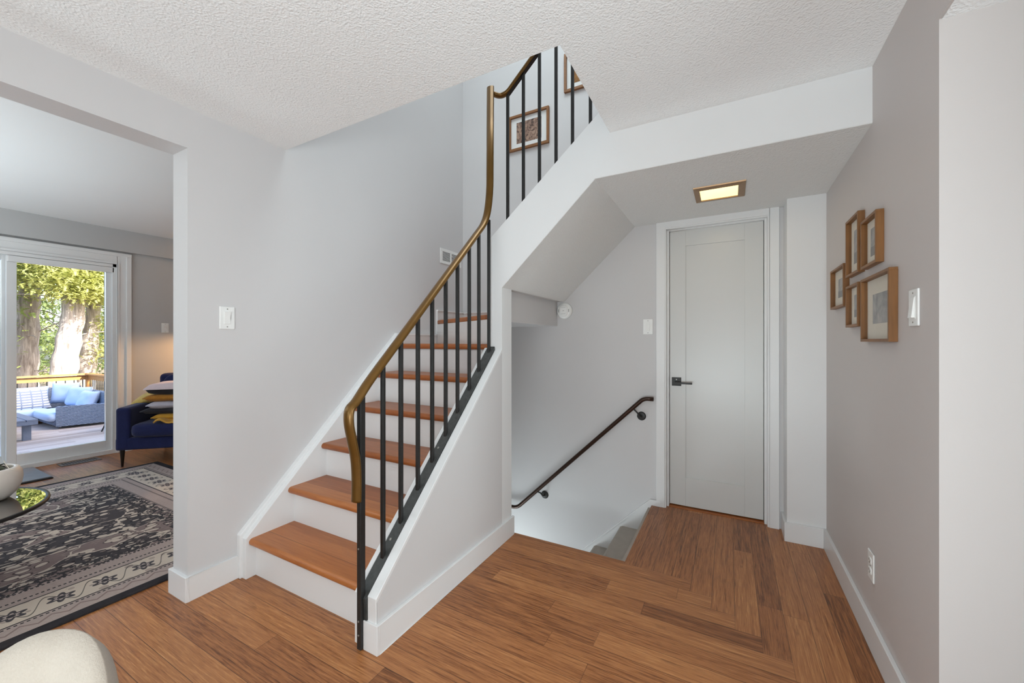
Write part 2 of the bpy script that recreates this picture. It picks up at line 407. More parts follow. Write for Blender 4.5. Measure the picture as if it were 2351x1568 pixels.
# ------------------------------------------------------------------ walls
mb = MB()                                             # wall between hall and living room, with its wide opening
mb.box(XLB, XL, 0.905, 3.25, -2.6, 5.0)
mb.box(XLB, XL, -1.5, 0.905, 2.125, 5.0)
mb.box(XLB, XL, YB, -1.5, 0, 5.0)
struct('wall_left', mb, m_wall)
mb = MB()                                             # far wall with the door opening; runs down into the stairwell
mb.box(XL, -0.43, YF, YF + 0.13, -2.6, 5.0); mb.box(0.245, 2.6, YF, YF + 0.13, 0, 5.0)
mb.box(-0.43, 0.245, YF, YF + 0.13, 2.06, 5.0); mb.box(-0.43, 0.245, YF, YF + 0.13, -2.6, -0.02)
struct('wall_far', mb, m_wall)
mb = MB()
mb.box(XR, XR + 0.12, 1.508, YF, 0, ZC + 0.1)
mb.box(XR, XR + 0.12, 0.55, 1.508, ZS, ZC + 0.1); mb.box(XR, XR + 0.12, YB, 0.55, 0, ZC + 0.1)  # last box: unseen solid stretch added to limit light reaching the side hall
struct('wall_right', mb, m_wall_warm)
struct('wall_side_hall', bx(XR + 0.12, 2.6, 1.508, 1.63, 0, ZC), m_wall_warm)
struct('wall_side_hall_end', bx(2.48, 2.6, YB, 1.508, 0, ZC), m_wall_warm)
struct('wall_back', bx(XW - .16, 2.6, YB - 0.12, YB, -0.25, 5.0), m_wall)
struct('trim_pillar', bx(0.310, XR, 2.936, YF, 0, ZS + 0.004), m_trim)
struct('ceiling_side_hall', bx(XR + .006, 2.6, -1.2, 1.508, ZS - 0.002, ZS + 0.1), m_ceil)
# hall ceiling slab with the stair opening
mb = MB()
mb.box(XLB + .01, XR + .1, YB, 1.377, ZC, ZC + 0.25); mb.box(-0.55, XR + .1, 1.377, 2.082, ZC, ZC + 0.25)
struct('ceiling', mb, m_ceil)
# lower soffit over the door and, sloping, under the upper flight
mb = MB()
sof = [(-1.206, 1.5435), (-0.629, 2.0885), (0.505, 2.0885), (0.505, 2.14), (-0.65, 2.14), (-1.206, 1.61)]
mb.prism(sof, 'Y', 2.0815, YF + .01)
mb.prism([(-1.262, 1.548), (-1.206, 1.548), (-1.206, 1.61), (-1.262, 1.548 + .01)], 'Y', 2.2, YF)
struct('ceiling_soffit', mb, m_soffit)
mb = MB(); mb.box(-2.2, -1.29, 2.74, YF, 1.345, 1.362); mb.box(-1.29, -1.262, 2.2, YF, 1.345, 1.55); mb.prism([(-1.29, 2.2), (-1.29, 2.74), (-2.2, 2.74)], 'Z', 1.345, 1.362)
struct('wall_winder_box', mb, m_wall)
# white stringer / beam face in front of the upper flight
mb = MB()
mb.prism([(-1.206, 0.0), (-1.206, 1.547), (-0.630, 2.091), (XR, 2.091), (XR, 2.60), (-0.42, 2.60), (-1.297, 1.845), (-1.297, 0.0)], 'Y', 2.08, 2.20)
struct('trim_stringer', mb, m_trim)
mb = MB(); mb.box(-2.22, -1.31, 2.2, 2.225, -2.4, 1.16); mb.box(-1.31, -.5, 2.2, 2.228, -2.4, -0.25)
struct('wall_stairwell_near', mb, m_wall)
# upstairs shell
mb = MB()
mb.box(XL, 1.8, 1.25, 1.377, ZC + .25, 4.95); mb.box(1.7, 1.8, 1.377, YF, ZC + .25, 4.95)
struct('wall_upstairs', mb, m_wall)
struct('ceiling_upstairs', bx(XLB, 1.9, 1.2, YF + .13, 4.9, 5.0), m_ceil2)
struct('floor_upstairs', bx(-0.2, 1.8, 1.377, 2.2, ZC + .25, ZC + .27), m_floor_x)
# living room shell
mb = MB()
DY0, DY1, DZ = -0.55, 1.74, 2.06                     # patio door rough opening
mb.box(XW - .16, XW, DY1, 9.0, -0.8, 5.2); mb.box(XW - .16, XW, YB, DY0, -0.3, 5.2); mb.box(XW - .16, XW, DY0, DY1, DZ, 5.2)  # first box: unseen run past the living room added to shade the deck
mb.box(XW - .16, XW, DY0, DY1, -.3, 0.0)
struct('wall_window_side', mb, m_wall_grey)
struct('trim_bulkhead', bx(XW, XW + 0.05, YB, 4.0, 2.205, ZC2), m_wall_grey)
struct('wall_living_end', bx(XW, XLB, 3.6, 3.75, 0, ZC2 + .1), m_wall_grey)
struct('ceiling_living', bx(XW - .1, XLB, YB, 3.7, ZC2, ZC2 + .15), m_ceil2)

# ------------------------------------------------------------------ baseboards
BH, BT = 0.116, 0.015
struct('baseboard_left', (lambda m: (m.box(XL, XL + BT, 0.905, 1.126, 0, BH), m.box(XLB - BT, XL + BT, 0.89, 0.905, 0, BH), m.box(XLB - BT, XLB, 0.905, 3.6, 0, BH), m)[-1])(MB()), m_trim, bevel=0.002)
struct('baseboard_stairs', (lambda m: (m.box(-1.206, -1.191, 1.1075, 2.20, 0, BH), m.box(-1.268, -1.191, 1.094, 1.1075, 0, BH), m.box(-1.206, -1.191, 2.20, 2.212, 0, BH), m)[-1])(MB()), m_trim, bevel=0.002)
struct('baseboard_right', (lambda m: (m.box(XR - BT, XR, 1.495, 2.936, 0, BH), m.box(XR, 2.4, 1.493, 1.508, 0, BH), m)[-1])(MB()), m_trim, bevel=0.002)
struct('baseboard_pillar', (lambda m: (m.box(0.296, XR - BT, 2.921, 2.936, 0, BH), m.box(0.296, 0.310, 2.936, YF, 0, BH), m)[-1])(MB()), m_trim, bevel=0.002)
struct('baseboard_far', (lambda m: (m.prism([(-0.44, -0.25), (-0.44, 0.045), (-0.515, 0.045), (-1.5, -0.895), (-1.5, -1.2), (-.72, -.45)], 'Y', YF - 0.014, YF), m.prism([(-0.44, 0.045), (-0.515, 0.045), (-1.5, -0.895), (-1.5, -0.911), (-0.518, 0.029), (-0.44, 0.029)], 'Y', YF - 0.022, YF - 0.012), m)[-1])(MB()), m_trim)
struct('baseboard_living', bx(XW, XW + BT, DY1 + .12, 3.6, 0, BH), m_trim)

# ------------------------------------------------------------------ closet door
dr = thing('door_1', (-0.09, 3.165, 0), 'white single panel interior door with black lever at the far end of the hall', 'door')
dr['kind'] = 'structure'
mb = MB()
sx0, sx1, px0, px1, pz0, pz1, yf = -0.388, 0.203, -0.279, 0.094, 0.222, 1.917, 3.160
mb.box(sx0, px0, yf, yf + .035, 0.014, 2.030); mb.box(px1, sx1, yf, yf + .035, 0.014, 2.030)
mb.box(px0, px1, yf, yf + .035, 0.014, pz0); mb.box(px0, px1, yf, yf + .035, pz1, 2.030)
mb.build('slab', m_door, dr, bevel=0.0015)
bx(px0, px1, yf + .010, yf + .03, pz0, pz1).build('panel', m_door, dr)
hd = bx(-0.373, -0.309, yf - .008, yf, 0.890, 0.952).build('rosette', m_black, dr, bevel=.001)
mb = MB(); mb.box(-0.350, -0.332, yf - .045, yf - .008, .908, .922); mb.box(-0.352, -0.232, yf - .055, yf - .043, .9085, .9215)
mb.build('lever', m_black, hd, bevel=.002)
mb = MB(); mb.lathe([(0.004, 0), (0.004, .002)], (0, 0, 0), 10, Matrix.Translation((-0.341, yf - .008, .937)) @ Matrix.Rotation(R(90), 4, 'X')); mb.build('screw', m_screw, hd)
def frame_yz(): pass
mb = MB()                                              # casing, stepped jamb and stop
for (a0, a1, b0, b1, zt, zi, y0, y1) in [(-0.472, -0.413, 0.231, 0.285, 2.094, 2.045, 3.083, 3.10), (-0.413, -0.404, 0.221, 0.231, 2.045, 2.037, 3.088, 3.20), (-0.404, -0.390, 0.206, 0.221, 2.037, 2.031, 3.128, 3.20)]:
    mb.box(a0, a1, y0, y1, 0, zt); mb.box(b0, b1, y0, y1, 0, zt); mb.box(a1, b0, y0, y1, zi, zt)
struct('trim_1', mb, m_trim, bevel=.002)
struct('trim_2', bx(-0.39, 0.206, 3.13, 3.25, 0, 0.006), m_tread)
struct('wall_closet', bx(-0.45, 0.27, 3.24, 3.28, 0, 2.1), m_slot)

# ------------------------------------------------------------------ main stairs
st = thing('staircase', (-1.75, 1.6, 0), 'white staircase with orange oak treads rising along the left wall', 'staircase')
RUN, RISE, Y0 = 0.207, 0.2, 1.143
SXL, SXR = -2.166, -1.330
for k in range(6):
    yn = Y0 + RUN * k; z = RISE * (k + 1); t = 0.036; yb = yn + RUN + 0.045 if k < 5 else 2.195
    prof = [(yn + t / 2 + t / 2 * math.cos(R(a_)), z - t / 2 + t / 2 * math.sin(R(a_))) for a_ in range(90, 271, 15)] + [(yb, z - t), (yb, z)]
    mb = MB(); mb.prism(prof, 'X', SXL, SXR); mb.build('tread', m_tread, st)
    bx(SXL, SXR, yn + .035, yn + .055, z - RISE, z - t).build('riser', m_trim, st)
# winders and the upper flight behind the stringer
mb = MB(); mb.prism([(-2.21, 2.19), (-1.31, 2.19), (-2.21, 2.74)], 'Z', 1.165, 1.2); mb.build('tread', m_tread, st)
def wedge(z, poly):
    m = MB(); m.prism(poly, 'Z', z - .035, z); m.build('tread', m_tread, st, bevel=.008)
wedge(1.4, [(-1.30, 2.195), (-2.212, 2.70), (-2.212, 3.09), (-1.30, 3.09)])
def diag_riser(p, q, z0, z1):
    m = MB(); d = (Vector(q) - Vector(p)).normalized(); n = Vector((-d.y, d.x, 0)) if len(d) == 3 else Vector((-d[1], d[0]))
    p2 = (p[0] + n[0] * .02, p[1] + n[1] * .02); q2 = (q[0] + n[0] * .02, q[1] + n[1] * .02)
    m.prism([p, q, q2, p2], 'Z', z0, z1); m.build('riser', m_trim, st)
diag_riser((-1.30, 2.215), (-2.21, 2.722), 1.2, 1.365)
wedge(1.6, [(-1.30, 2.21), (-1.86, 3.09), (-1.30, 3.09)])
diag_riser((-1.30, 2.23), (-1.84, 3.09), 1.4, 1.565)
for k in range(5):
    x0 = -1.30 + .21 * k; z = 1.8 + .19 * k
    bx(x0 - .02, x0 + .215, 2.2, 3.09, z - .035, z).build('tread', m_tread, st, bevel=.008)
    bx(x0, x0 + .02, 2.2, 3.09, z - .19, z - .035).build('riser', m_trim, st)
# skirt board on the left wall, and its stepped pieces at the winders
sl = RISE / RUN
def zs(y, off): return 0.2 + sl * (y - Y0) + off
mb = MB()
mb.prism([(1.128, 0), (1.128, 0.206), (2.2, zs(2.2, 0.03)), (2.26, 1.277), (2.26, 1.165), (2.2, 0)], 'X', XL, SXL)
mb.build('skirt_board', m_trim, st, bevel=.002)
mb = MB(); mb.prism([(1.116, 0), (1.116, 0.222), (2.215, zs(2.215, 0.042)), (2.215, zs(2.215, 0.010)), (1.150, 0.205), (1.150, 0)], 'X', XL, XL + .032)
mb.build('skirt_moulding', m_trim, st, bevel=.003)
mb = MB(); mb.box(XL, XL + .018, 2.215, 2.722, 1.2, 1.268); mb.box(XL, XL + .024, 2.215, 2.722, 1.268, 1.28)
mb.box(XL, XL + .018, 2.705, YF, 1.2, 1.480); mb.box(XL, XL + .024, 2.705, YF, 1.480, 1.492)
mb.box(XL, -1.86, YF - .018, YF, 1.4, 1.480); mb.box(XL, -1.86, YF - .024, YF, 1.480, 1.492)
mb.box(-1.86, -1.3, YF - .018, YF, 1.4, 1.69)
mb.build('stepped_skirt', m_trim, st)
# closed outer stringer wall: grey side, white sloping cap
def zt(y): return 0.205 + 0.988 * (y - 1.108)
mb = MB(); mb.prism([(1.108, 0), (1.108, 0.20), (2.08, zt(2.08) - .008), (2.08, 0)], 'X', -1.318, -1.206)
struct('wall_stringer', mb, m_wall)
mb = MB(); mb.prism([(1.102, 0), (1.102, 0.212), (2.081, zt(2.081) + .006), (2.081, zt(2.081) - .014), (1.1075, 0.196), (1.1075, 0)], 'X', -1.252, -1.2055)
mb.prism([(1.106, 0), (1.106, 0.205), (1.135, 0.24), (2.081, zt(2.081) + .012), (2.081, .8), (1.5, 0)], 'X', -1.3305, -1.306)
mb.build('stringer_cap', m_trim, st, bevel=.002)

# ------------------------------------------------------------------ railing
rl = thing('stair_railing', (-1.28, 1.092, 0), 'bronze capped stair railing with black square balusters along the oak stairs', 'railing')
XB = -1.279
ys = [1.207, 1.311, 1.421, 1.523, 1.629, 1.730, 1.840, 1.937, 2.047]
def zb(y): return 0.314 + 0.9995 * (y - 1.207)
def zr(y): return 1.030 + 1.0 * (y - 1.120)
mb = MB(); mb.prism([(1.095, zb(1.095) - .02), (1.095, zb(1.095)), (2.075, zb(2.075) + .005), (2.075, zb(2.075) - .015)], 'X', -1.304, -1.254); mb.box(-1.304, -1.254, 1.098, 1.108, .02, .19)
mb.build('bottom_bar', m_bar, rl, bevel=.001)
po = bx(XB - .011, XB + .011, 1.082, 1.106, 0.003, 1.0).build('post', m_black, rl, bevel=.002)
for zz in (0.06, 0.115, 0.40):
    m = MB(); m.lathe([(0.004, 0), (0.004, .002), (.002, .003)], (0, 0, 0), 10, Matrix.Translation((XB, 1.082, zz)) @ Matrix.Rotation(R(90), 4, 'X')); m.build('screw', m_screw, po)
for y in ys:
    bx(XB - .008, XB + .008, y - .008, y + .008, zb(y) - .008, zr(y) - .002).build('baluster', m_black, rl, bevel=.0015)
for y in (1.255, 1.575):
    m = MB(); m.lathe([(.006, 0), (.006, .002), (.003, .003)], (0, 0, 0), 12, Matrix.Translation((XB - .004, y, zb(y) + .0005)) @ Matrix.Rotation(R(45), 4, 'X')); m.build('screw', m_screw, rl)
lowp = smooth_path([(XB, 1.071, .592), (XB, 1.072, .68), (XB, 1.066, .76), (XB, 1.049, .84), (XB, 1.036, .905), (XB, 1.040, .955), (XB, 1.072, zr(1.065) + .01), (XB, 1.14, zr(1.14) + .012), (XB, 1.30, zr(1.30) + .012)], 8)
mid = fillet([(XB, 1.30, zr(1.30) + .012), (XB, 2.018, zr(2.018) + .012), (XB - .002, 2.062, 2.12), (XB - .002, 2.068, 2.772)], .09, 8)
mb = MB(); mb.sweep(lowp[:-1] + mid, 0.0245, 0.0145, 16, (1, 0, 0)); mb.build('handrail', m_rail, rl, smooth=True)
mb = MB(); up = fillet([(XB - .006, 2.085, 2.745), (-1.245, 2.125, 2.735), (-1.195, 2.13, 2.745), (-0.35, 2.13, 3.52)], .05, 8)
mb.sweep(up, 0.0235, 0.0145, 16, (0, 1, 0)); mb.build('handrail', m_rail, rl, smooth=True)
mb = MB(); mb.prism([(-1.19, 2.728), (-0.36, 3.489), (-0.36, 3.495), (-1.19, 2.734)], 'Y', 2.117, 2.143); mb.build('top_bar', m_black, rl)
def zur(x): return 2.745 + .917 * (x + 1.195)
for x in (-1.194, -1.086, -0.980, -0.875, -0.775, -0.671, -0.565, -0.46):
    bx(x - .008, x + .008, 2.122, 2.138, 1.845 + .861 * (x + 1.297) - .03, zur(x) - .004).build('baluster', m_black, rl, bevel=.0015)

# ------------------------------------------------------------------ basement stairs
bs = thing('basement_stairs', (-0.9, 2.66, -0.6), 'grey carpeted basement stairs going down beside the hall floor edge', 'staircase')
for k in range(1, 8):
    xn = -0.742 - .206 * (k - 1); z = -.2 * k
    prof = [(xn + .235, z), (xn + .02, z), (xn + .006, z - .006), (xn, z - .02), (xn + .004, z - .036), (xn + .02, z - .045), (xn + .02, z - .2), (xn + .235, z - .2)]
    mb = MB(); mb.prism(prof, 'Y', 2.229, YF - .014); mb.build('step', m_carpet, bs, bevel=.004)
bx(-.53, -.507, 2.229, YF - .014, -.2, -.02).build('top_riser', m_carpet, bs)
struct('floor_basement', bx(-3.2, -0.3, 2.2, YF, -1.75, -1.6), m_carpet)
hr = thing('basement_handrail', (-1.0, YF, 0.2), 'dark bronze wall handrail slanting down to the basement stairs', 'handrail')
yr = YF - .055
mb = MB(); mb.sweep(fillet([(-0.485, yr, .795), (-0.555, yr, .795), (-1.615, yr, -.225), (-1.80, yr, -.225)], .045, 6), .0155, .0155, 12, (0, 1, 0)); mb.build('rail', m_dkrail, hr, smooth=True)
for xb, zbk in ((-0.580, .655), (-1.375, -.085)):
    zz = .795 + (xb - .035 + .555) * .962 - .0
    m = MB(); T = Matrix.Translation((xb, YF, zbk)) @ Matrix.Rotation(R(90), 4, 'X')
    m.lathe([(.033, 0), (.033, .003), (.027, .008), (.012, .010), (.009, .012)], (0, 0, 0), 20, T)
    b = m.build('bracket_plate', m_black, hr, smooth=False)
    m = MB(); m.sweep(smooth_path([(xb, YF - .008, zbk), (xb - .004, YF - .035, zbk + .002), (xb - .02, yr, zbk + .03), (xb - .048, yr, .795 + .962 * (xb - .048 + .555) - .012)], 6), .006, .006, 10, (1, 0, 0)); m.build('bracket_arm', m_black, b, smooth=True)
    for an in (90, 210, 330):
        m = MB(); m.lathe([(.004, 0), (.003, .002)], (0, 0, 0), 8, Matrix.Translation((xb + .021 * math.cos(R(an)), YF - .006, zbk + .021 * math.sin(R(an)))) @ Matrix.Rotation(R(90), 4, 'X')); m.build('screw', m_screw, b)

# ------------------------------------------------------------------ wall fittings
def plate(T, kind, label, cat, group=None, wd=.070, ht=.114, name='light_switch'):
    """local frame: X along the wall, Y up, Z out of the wall"""
    t = thing(name, T.translation, label, cat, group)
    m = MB(T); m.box(-wd / 2, wd / 2, -ht / 2, ht / 2, 0, .006); m.build('wall_plate', m_white, t, bevel=.003, seg=2)
    if kind == 'rocker':
        m = MB(T); m.box(-.0175, .0175, -.0345, .0345, .0055, .0068); m.build('switch_bezel', m_white, t)
        m = MB(T); m.prism([(-.031, .006), (-.031, .009), (0, .0078), (.031, .0125), (.031, .006)], 'X', -.0145, .0145); m.build('rocker', m_white, t, bevel=.001)
    elif kind == 'slide':
        m = MB(T); m.box(-.0175, .0175, -.0345, .0345, .0055, .0068); m.build('switch_bezel', m_white, t)
        m = MB(T); m.prism([(-.031, .006), (-.031, .0145), (.031, .008), (.031, .006)], 'X', -.0145, .0145); m.build('rocker', m_white, t, bevel=.001)
    elif kind == 'outlet':
        for yy in (-.02, .02):
            m = MB(T); m.super((0, yy, .0065), (.017, .0145, .002), .4, .6, 20, 6); q = m.build('socket', m_white, t, smooth=True)
            m = MB(T); m.box(-.0085, -.0065, yy - .002, yy + .007, .008, .009); m.box(.0065, .0085, yy - .002, yy + .006, .008, .009); m.box(-.002, .002, yy - .009, yy - .005, .008, .009); m.build('socket_slots', m_slot, q)
    for yy in (-ht / 2 + .012, ht / 2 - .012) if kind != 'outlet' else (0,):
        m = MB(T); m.lathe([(.003, 0), (.0025, .001)], (0, yy, .006), 10); m.build('screw', m_screw, t)
    return t
def face(p, nrm):
    z = Vector(nrm); y = Vector((0, 0, 1)); x = y.cross(z); M = Matrix((x, y, z)).transposed().to_4x4(); M.translation = Vector(p); return M
plate(face((XL, 1.071, 1.336), (1, 0, 0)), 'rocker', 'white rocker light switch on the grey wall left of the stairs', 'light switch')
plate(face((-0.533, YF, 1.327), (0, -1, 0)), 'slide', 'white light switch on the far wall beside the door frame', 'light switch')
plate(face((XR, 1.664, 1.321), (-1, 0, 0)), 'slide', 'white light switch on the right wall beside the picture frames', 'light switch')
plate(face((XR, 2.085, 0.320), (-1, 0, 0)), 'outlet', 'white power outlet low on the right wall above the baseboard', 'outlet', name='power_outlet')
plate(face((XW, 2.167, 1.378), (1, 0, 0)), 'rocker', 'white switch plate on the grey living room wall above the navy armchair', 'light switch')
# return-air grille high on the left stair wall
vt = thing('wall_vent', (XL, 2.91, 1.975), 'white slatted air vent on the left stair wall behind the railing', 'vent')
T = face((XL, 2.91, 1.975), (1, 0, 0))
m = MB(T)
m.box(-.152, .152, -.066, -.042, 0, .007); m.box(-.152, .152, .042, .066, 0, .007); m.box(-.152, -.122, -.042, .042, 0, .007); m.box(.122, .152, -.042, .042, 0, .007); m.box(-.008, .008, -.042, .042, 0, .007)
m.build('vent_frame', m_white, vt, bevel=.0015)
m = MB(T); m.box(-.122, .122, -.042, .042, 0.0, .001); m.build('vent_recess', m_slot, vt)
m = MB(T)
for i in range(9):
    yy = -.040 + i * .0098
    for xa, xb in ((-.122, -.008), (.008, .122)):
        m.add([(xa, yy, .006), (xb, yy, .006), (xb, yy + .006, .001), (xa, yy + .006, .001), (xa, yy + .0012, .006), (xb, yy + .0012, .006), (xb, yy + .0072, .001), (xa, yy + .0072, .001)], [(0, 1, 2, 3), (4, 5, 6, 7), (0, 1, 5, 4), (3, 2, 6, 7)])
m.build('louvers', m_white, vt)
m = MB(T); m.box(.0, .022, .016, .021, .006, .012); m.build('damper_lever', m_white, vt)
# smoke alarm
sa = thing('smoke_alarm', (-1.194, YF, 1.470), 'round white smoke alarm on the stairwell wall above the basement handrail', 'smoke alarm')
T = Matrix.Translation((-1.194, YF, 1.470)) @ Matrix.Rotation(R(90), 4, 'X')
m = MB(); m.lathe([(.066, 0), (.066, .012), (.062, .022), (.050, .030), (.030, .033)], (0, 0, 0), 36, T); m.build('alarm_body', m_white, sa, smooth=True)
m = MB(); m.super((0, 0, .033), (.036, .045, .006), .4, .6, 28, 6, T); m.build('test_button', m_white, sa, smooth=True)
m_ink = plain('grey_ink', (150, 150, 148), 0.6)
for bb in ((-.020, .020, .026, .0275, .036, .0395), (-.020, .020, -.0275, -.026, .036, .0395), (-.005, .005, -.002, .002, .036, .0395)):
    bx(*bb, T=T).build('button_mark', m_ink, sa)
for xa in (-.047, .042): bx(xa, xa + .005, -.012, .012, .027, .033, T=T).build('sounder_slot', m_ink, sa)
# recessed ceiling light by the door
cl = thing('ceiling_light', (-0.05, 2.607, 2.092), 'small rectangular bronze framed ceiling light glowing yellow above the white door', 'ceiling light')
m = MB(); z1 = 2.092; z0 = 2.070
O = [(-.182, 2.475), (.082, 2.475), (.082, 2.740), (-.182, 2.740)]; I = [(-.150, 2.515), (.045, 2.515), (.045, 2.705), (-.150, 2.705)]
O2 = [(-.180, 2.478), (.080, 2.478), (.080, 2.737), (-.180, 2.737)]
vs = [(x, y, z1) for x, y in O] + [(x, y, z1 - .010) for x, y in O2] + [(x, y, z1 - .014) for x, y in I] + [(x, y, z1 - .003) for x, y in I]
fs = []
for r_ in range(3):
    for i in range(4): fs.append((r_ * 4 + i, r_ * 4 + (i + 1) % 4, r_ * 4 + 4 + (i + 1) % 4, r_ * 4 + 4 + i))
m.add(vs, fs); m.build('light_frame', m_lampframe, cl)
bx(-.150, .045, 2.515, 2.705, z1 - .008, z1 - .001).build('diffuser', m_glow, cl)
lp = lamp('ceiling_light_glow', 'AREA', (-.052, 2.61, z1 - .02), 0.6, (1.0, 0.80, 0.50), aim=(0, 0, -1), size=.18, sizey=.18)
lp.parent = cl; lp.location = Vector(lp.location) - cl.location

# ------------------------------------------------------------------ picture frames
def picture(T, wd, ht, fw, dp, label, group, mats, mw, mh, name='picture_frame', extra=None):
    t = thing(name, T.translation, label, 'picture frame', group)
    m = MB(T); w2, h2 = wd / 2, ht / 2
    m.box(-w2, w2, -h2, -h2 + fw, 0, dp); m.box(-w2, w2, h2 - fw, h2, 0, dp); m.box(-w2, -w2 + fw, -h2 + fw, h2 - fw, 0, dp); m.box(w2 - fw, w2, -h2 + fw, h2 - fw, 0, dp)
    m.build('frame', mats[0], t, bevel=.0012)
    m = MB(T); m.box(-w2 + fw, w2 - fw, -h2 + fw, h2 - fw, 0, .004); m.build('mat', mats[1], t)
    m = MB(T); m.box(-mw / 2, mw / 2, -mh / 2, mh / 2, .004, .0046); m.build('print', mats[2], t)
    if extra: extra(t, T)
    m = MB(T); m.box(-w2 + fw, w2 - fw, -h2 + fw, h2 - fw, dp * .55, dp * .55 + .001); m.build('glass', m_picglass, t)
    return t
G = 'small wooden box frames clustered on the right wall'
DPF = .0245
def two_tone(t, T, mw=.07, mh=.11):
    m = MB(T); m.box(-mw / 2, mw / 2, -mh / 2, -mh / 6, .0046, .005); m.build('print_foreground', plain('print_dark', (128, 124, 120), .7, var=10), t)
def frm(y0, y1, z0, z1, label, mw, mh, extra=None):
    return picture(face((XR, (y0 + y1) / 2, (z0 + z1) / 2), (-1, 0, 0)), y1 - y0, z1 - z0, .011, DPF, label, G, (m_frame, m_mat, m_print), mw, mh, extra=extra)
frm(1.807, 2.139, 1.216, 1.471, 'largest wooden box frame, lowest of the right wall cluster, square grey print', .17, .115)
frm(2.180, 2.382, 1.5125, 1.772, 'tall wooden box frame at the top left of the right wall cluster', .09, .150, lambda t, T: two_tone(t, T, .09, .15))
frm(1.944, 2.140, 1.5125, 1.709, 'wooden box frame at the top right of the cluster, directly over the largest one', .085, .11, lambda t, T: two_tone(t, T, .085, .11))
frm(2.425, 2.700, 1.387, 1.592, 'wooden box frame farthest left in the cluster, nearest the white pillar', .12, .095, lambda t, T: two_tone(t, T, .12, .095))
frm(2.183, 2.380, 1.282, 1.471, 'small wooden box frame under the tall one, left of the largest', .08, .10, lambda t, T: two_tone(t, T, .08, .10))
picture(face((-1.526, YF, 3.050), (0, -1, 0)), .386, .310, .020, .022, 'walnut framed brown animal picture in full view on the upper stairwell wall', 'framed pictures on the upper stairwell wall', (m_frame2, m_matw, m_print_fur), .24, .185)
picture(face((-0.99, YF, 3.427), (0, -1, 0)), .41, .318, .020, .022, 'walnut framed golden picture higher up the stairwell, cut off by the ceiling edge', 'framed pictures on the upper stairwell wall', (m_frame2, m_matw, m_print_gold), .25, .19)

# ------------------------------------------------------------------ patio door
pd = thing('window_1', (XW, 0.6, 0), 'white sliding glass patio door in the living room looking onto the deck', 'patio door')
pd['kind'] = 'structure'
x0, x1 = XW - .09, XW + .012
m = MB(); m.box(XW - .15, XW + .01, DY1 - .035, DY1, 0, DZ); m.box(XW - .15, XW + .01, DY0, DY0 + .035, 0, DZ); m.box(XW - .15, XW + .01, DY0, DY1, DZ - .035, DZ); m.box(XW - .15, XW + .012, DY0, DY1, 0, .045)
m.build('door_frame', m_trim, pd, bevel=.003)
def panel(ya, yb, xa, xb, name):
    m = MB(); s_ = .062
    m.box(xa, xb, ya, ya + s_, .045, 2.03); m.box(xa, xb, yb - s_, yb, .045, 2.03); m.box(xa, xb, ya + s_, yb - s_, .045, .145); m.box(xa, xb, ya + s_, yb - s_, 1.985, 2.03)
    p = m.build(name, m_trim, pd, bevel=.003)
    bx((xa + xb) / 2 - .004, (xa + xb) / 2 + .004, ya + s_, yb - s_, .145, 1.985).build('pane', m_pane, p)
panel(.988, 1.725, XW - .07, XW - .025, 'fixed_panel')
panel(DY0 + .03, 1.03, XW - .125, XW - .08, 'sliding_panel')
struct('trim_3', (lambda m: (m.box(XW, XW + .018, DY1, DY1 + .118, 0, 2.185), m.box(XW, XW + .018, DY0 - .118, DY0, 0, 2.185), m.box(XW, XW + .018, DY0, DY1, DZ, 2.185), m.box(XW, XW + .03, DY1 + .075, DY1 + .1175, 0, 2.149), m.box(XW, XW + .03, DY0 - .1185, DY1 + .1185, 2.15, 2.186), m.box(XW, XW + .026, DY1, DY1 + .02, 0, 2.08), m.box(XW, XW + .026, DY0, DY1, DZ, DZ + .02), m)[-1])(MB()), m_trim, bevel=.003)
bx(XW - .024, XW + .01, .99, 1.72, 1.965, 2.022).build('shade_cassette', m_trim, pd, bevel=.004)

# ------------------------------------------------------------------ living-room rug
a = N('oriental_rug'); s_ = a.sep(a.coord())           # rug built around world origin of its object: local x,y from its centre
RX0, RX1, RY0, RY1 = -5.05, -2.51, -2.2, 1.80
hx, hy = (RX1 - RX0) / 2, (RY1 - RY0) / 2
dx = a.math('SUBTRACT', hx, a.math('ABSOLUTE', s_[0])); dy = a.math('SUBTRACT', hy, a.math('ABSOLUTE', s_[1]))
d = a.math('MINIMUM', dx, dy)
along = a.mix(a.math('LESS_THAN', dx, dy), s_[0], s_[1]); along = a.sep(along)[0] if False else along
lv = a.math('ADD', a.math('MULTIPLY', a.math('LESS_THAN', dx, dy), s_[1]), a.math('MULTIPLY', a.math('GREATER_THAN', dx, dy), s_[0]))
pink, cream, dark, blk, mauve = lin((188, 172, 164)), lin((212, 198, 182)), lin((56, 56, 60)), lin((26, 26, 30)), lin((142, 124, 120))
# field: dark ground with mauve lozenges, cream sprigs and outlines
fv = a.comb(a.math('MULTIPLY', s_[0], 1.0), a.math('MULTIPLY', s_[1], 0.62))
warp = a.n('ShaderNodeTexNoise'); a.put(warp.inputs['Vector'], fv); warp.inputs['Scale'].default_value = 7; warp.inputs['Detail'].default_value = 3
wv_ = a.n('ShaderNodeVectorMath', operation='SCALE'); a.t.links.new(warp.outputs['Color'], wv_.inputs[0]); wv_.inputs['Scale'].default_value = .10
fw = a.n('ShaderNodeVectorMath', operation='ADD'); a.put(fw.inputs[0], fv); a.t.links.new(wv_.outputs[0], fw.inputs[1]); fw = fw.outputs[0]
big = a.vor(fw, 4.6, 'F1', 1); bs_ = a.sep(big)[0]
ground = a.mix(a.math('GREATER_THAN', bs_, 0.45), dark, mauve)
nz = a.noise(fv, 46, 3, .7)
ground = a.mix(a.math('MULTIPLY', nz, .45), ground, lin((96, 88, 90)))
